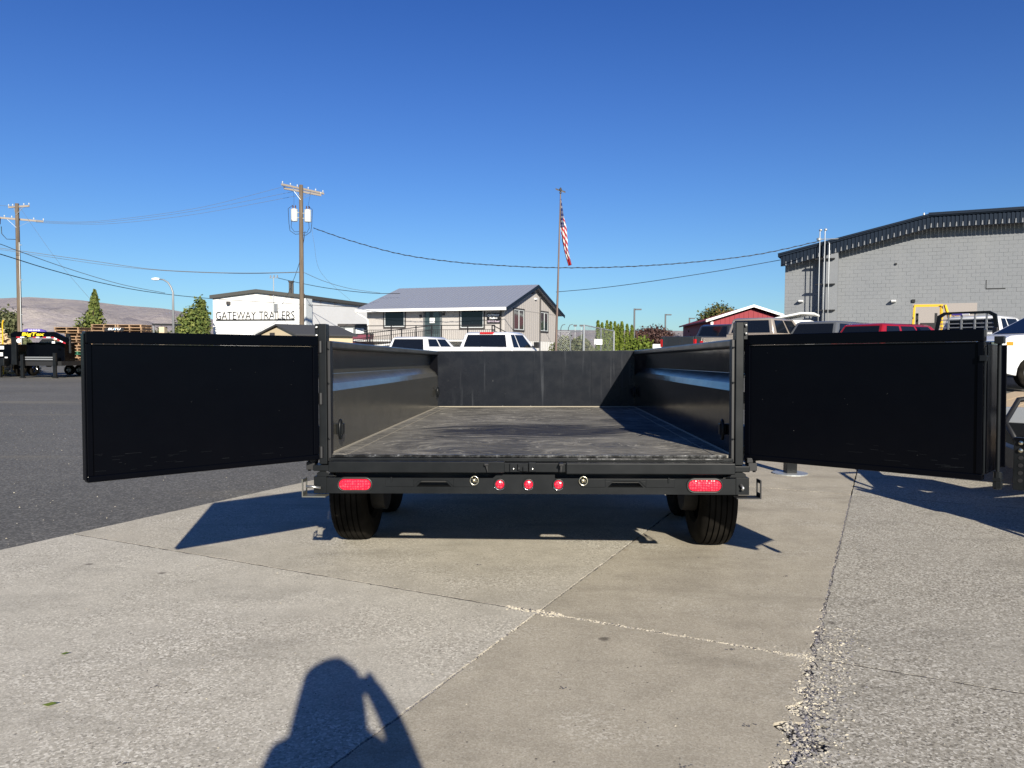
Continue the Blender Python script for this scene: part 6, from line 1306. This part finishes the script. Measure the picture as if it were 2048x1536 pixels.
bl = [(0.25, 0, q_t.z*.55, 0.75, q_t.z*.43), (-0.6, 0, 2.3, 1.0, 1.9), (0.1, -.3, 2.2, 1.0, 2.0), (-1.0, 0, 1.8, 0.8, 1.6), (0.55, 0, 3.0, 0.5, 1.4), (0.42, 0, q_t.z*.8, .38, q_t.z*.19), (-0.35, 0, 3.6, .45, .8)]
tree('conifer_tree', 'broad bushy green conifer against the white shop', (q.x, q.y, 0), crown_mb(12000, blob_fn(bl), 0.13, rt), 'lf_conifer', 4, 0.25)
q = at(12, 640, 55); tree('leafy_tree', 'grey-green leafy tree left of the left utility pole', (q.x-.2, q.y, 0), crown_mb(3600, blob_fn([(0, 0, 2.6, 1.0, 1.5), (-.7, 0, 2.3, 1.0, 1.3), (.6, 0, 3.1, .6, .7), (-1.3, 0, 3.0, .8, .8)]), 0.12, rt), 'lf_dull', 2.6, 0.14)
q = at(318, 664, 52); tree('shrub', 'dusty low shrub behind the left door beside the lamp', (q.x, q.y, 0), crown_mb(1500, blob_fn([(0, 0, 1.4, 1.2, 1.2)]), 0.10, rt), 'lf_dull', 1.5, 0.07, 'shrub')
# row of arborvitae: neighbours share the look of one clipped row
cols_ = [(1196, 641, 1.05), (1205, 645, 1), (1214, 641, 1), (1222, 643, 1), (1230, 643, .95), (1237, 648, 1.0), (1244, 643, 1.05), (1255, 648, 1.0), (1264, 650, 1.0)]
protoc = []
for v_ in range(3): protoc.append(crown_mb(2600, conifer_fn(4.2, 0.29, 5, 0, 0.42, v_*2), 0.075, rt).build('crown', 'lf_cedar', None, fixn=False))
trc = MB(); trc.tube([(0, 0, 0), (0, 0, 1.2)], 0.05, 6); trunkp = trc.build('trunk', 'bark', None)
for k, (px, py, w_) in enumerate(cols_):
    q = at(px, py, 62); o = thing('arborvitae', 'narrow clipped arborvitae in the green row right of the gate', 'arborvitae', (q.x, q.y+(k % 2)*.15, 0), rt.uniform(0, 6), 'row of clipped arborvitae')
    if k == 0: o['label'] = 'leftmost and darkest arborvitae of the row, rising behind the gate'
    if k == 5: o['label'] = 'single arborvitae with a sharp tip in the gap of the row'
    if k == 8: o['label'] = 'last arborvitae at the right end of the row beside the lamp post'
    c_ = protoc[k % 3] if k < 3 else protoc[k % 3].copy(); 
    if k >= 3: COL.objects.link(c_)
    c_.parent = o; c_.scale = (w_, w_, q.z/4.2); t_ = trunkp if k == 0 else trunkp.copy()
    if k: COL.objects.link(t_)
    t_.parent = o
q = at(1305, 650, 78); tree('purple_leaved_tree', 'broad purple-leaved tree between the green row and the dark pickup', (q.x, q.y, 0), crown_mb(9000, blob_fn([(-1.1, 0, 2.2, 1.5, 1.35), (0.6, 0, 2.4, 1.6, 1.35), (1.6, 0, 1.9, 1.0, 1.2), (-.2, 0, 2.8, 1.1, .9), (-1.7, 0, 1.6, .9, 1.1)]), 0.12, rt), 'lf_purple', 2.6, 0.15)
q = at(1440, 607, 88); tree('autumn_tree', 'large round tree with rusty tips behind the red barn', (q.x, q.y, 0), crown_mb(15000, blob_fn([(0, 0, q.z-1.8, 1.7, 1.75), (-1.0, 0, q.z-2.6, 1.7, 1.9), (1.0, 0, q.z-2.6, 1.7, 1.8), (-1.9, 0, q.z-4.0, 1.4, 1.8), (0, 0, q.z-3.6, 2.4, 2.2), (-2.4, 0, 1.5, 1.1, 1.5)]), 0.15, rt), 'lf_oak', 4.5, 0.28)
for px, py, lb, lfm in ((1130, 690, 'scrubby bush behind the fence next to the flagpole', 'lf_dull'), (1158, 694, 'smaller scrubby bush behind the gate post', 'lf_dull'), (1283, 690, 'olive bush below the purple-leaved tree', 'lf_cedar')):
    q = at(px, py-14, 50); tree('shrub', lb, (q.x, q.y, 0), crown_mb(1500, blob_fn([(0, 0, q.z-.6, .75, .7), (-.4, 0, q.z-.9, .6, .6)]), 0.09, rt), lfm, q.z-.6, .05, 'shrub')
q = at(1350, 681, 95); tree('bare_tree', 'thin pale leafless tree right of the purple-leaved tree', (q.x, q.y, 0), crown_mb(500, blob_fn([(0, 0, 2.6, 1.3, .8)]), 0.07, rt), 'lf_dull', 2.8, .06)
q = at(2300, 0, 60)
tl_ = thing('treeline', 'distant low line of trees at the foot of the hills', 'trees', (0, 0, 0)); tl_['kind'] = 'stuff'
mb = MB(); rr = random.Random(6)
for _ in range(14000):
    px = rr.uniform(-300, 1700); Dd = rr.uniform(300, 420); 
    hgt = 3+2.5*math.sin(px*.05)+1.5*math.sin(px*.13+1)
    if 420 < px < 700: hgt *= .8
    p = at(px, 700, Dd); p.z = rr.random()*max(.8, hgt); s = rr.uniform(.5, 1.1); mb.add([p+Vector((-s, 0, 0)), p+Vector((0, .3, -s)), p+Vector((s, 0, 0)), p+Vector((0, 0, s))], [(0, 1, 2, 3)])
o = mb.build('foliage_mass', 'lf_dull', tl_, fixn=False); o['kind'] = 'stuff'
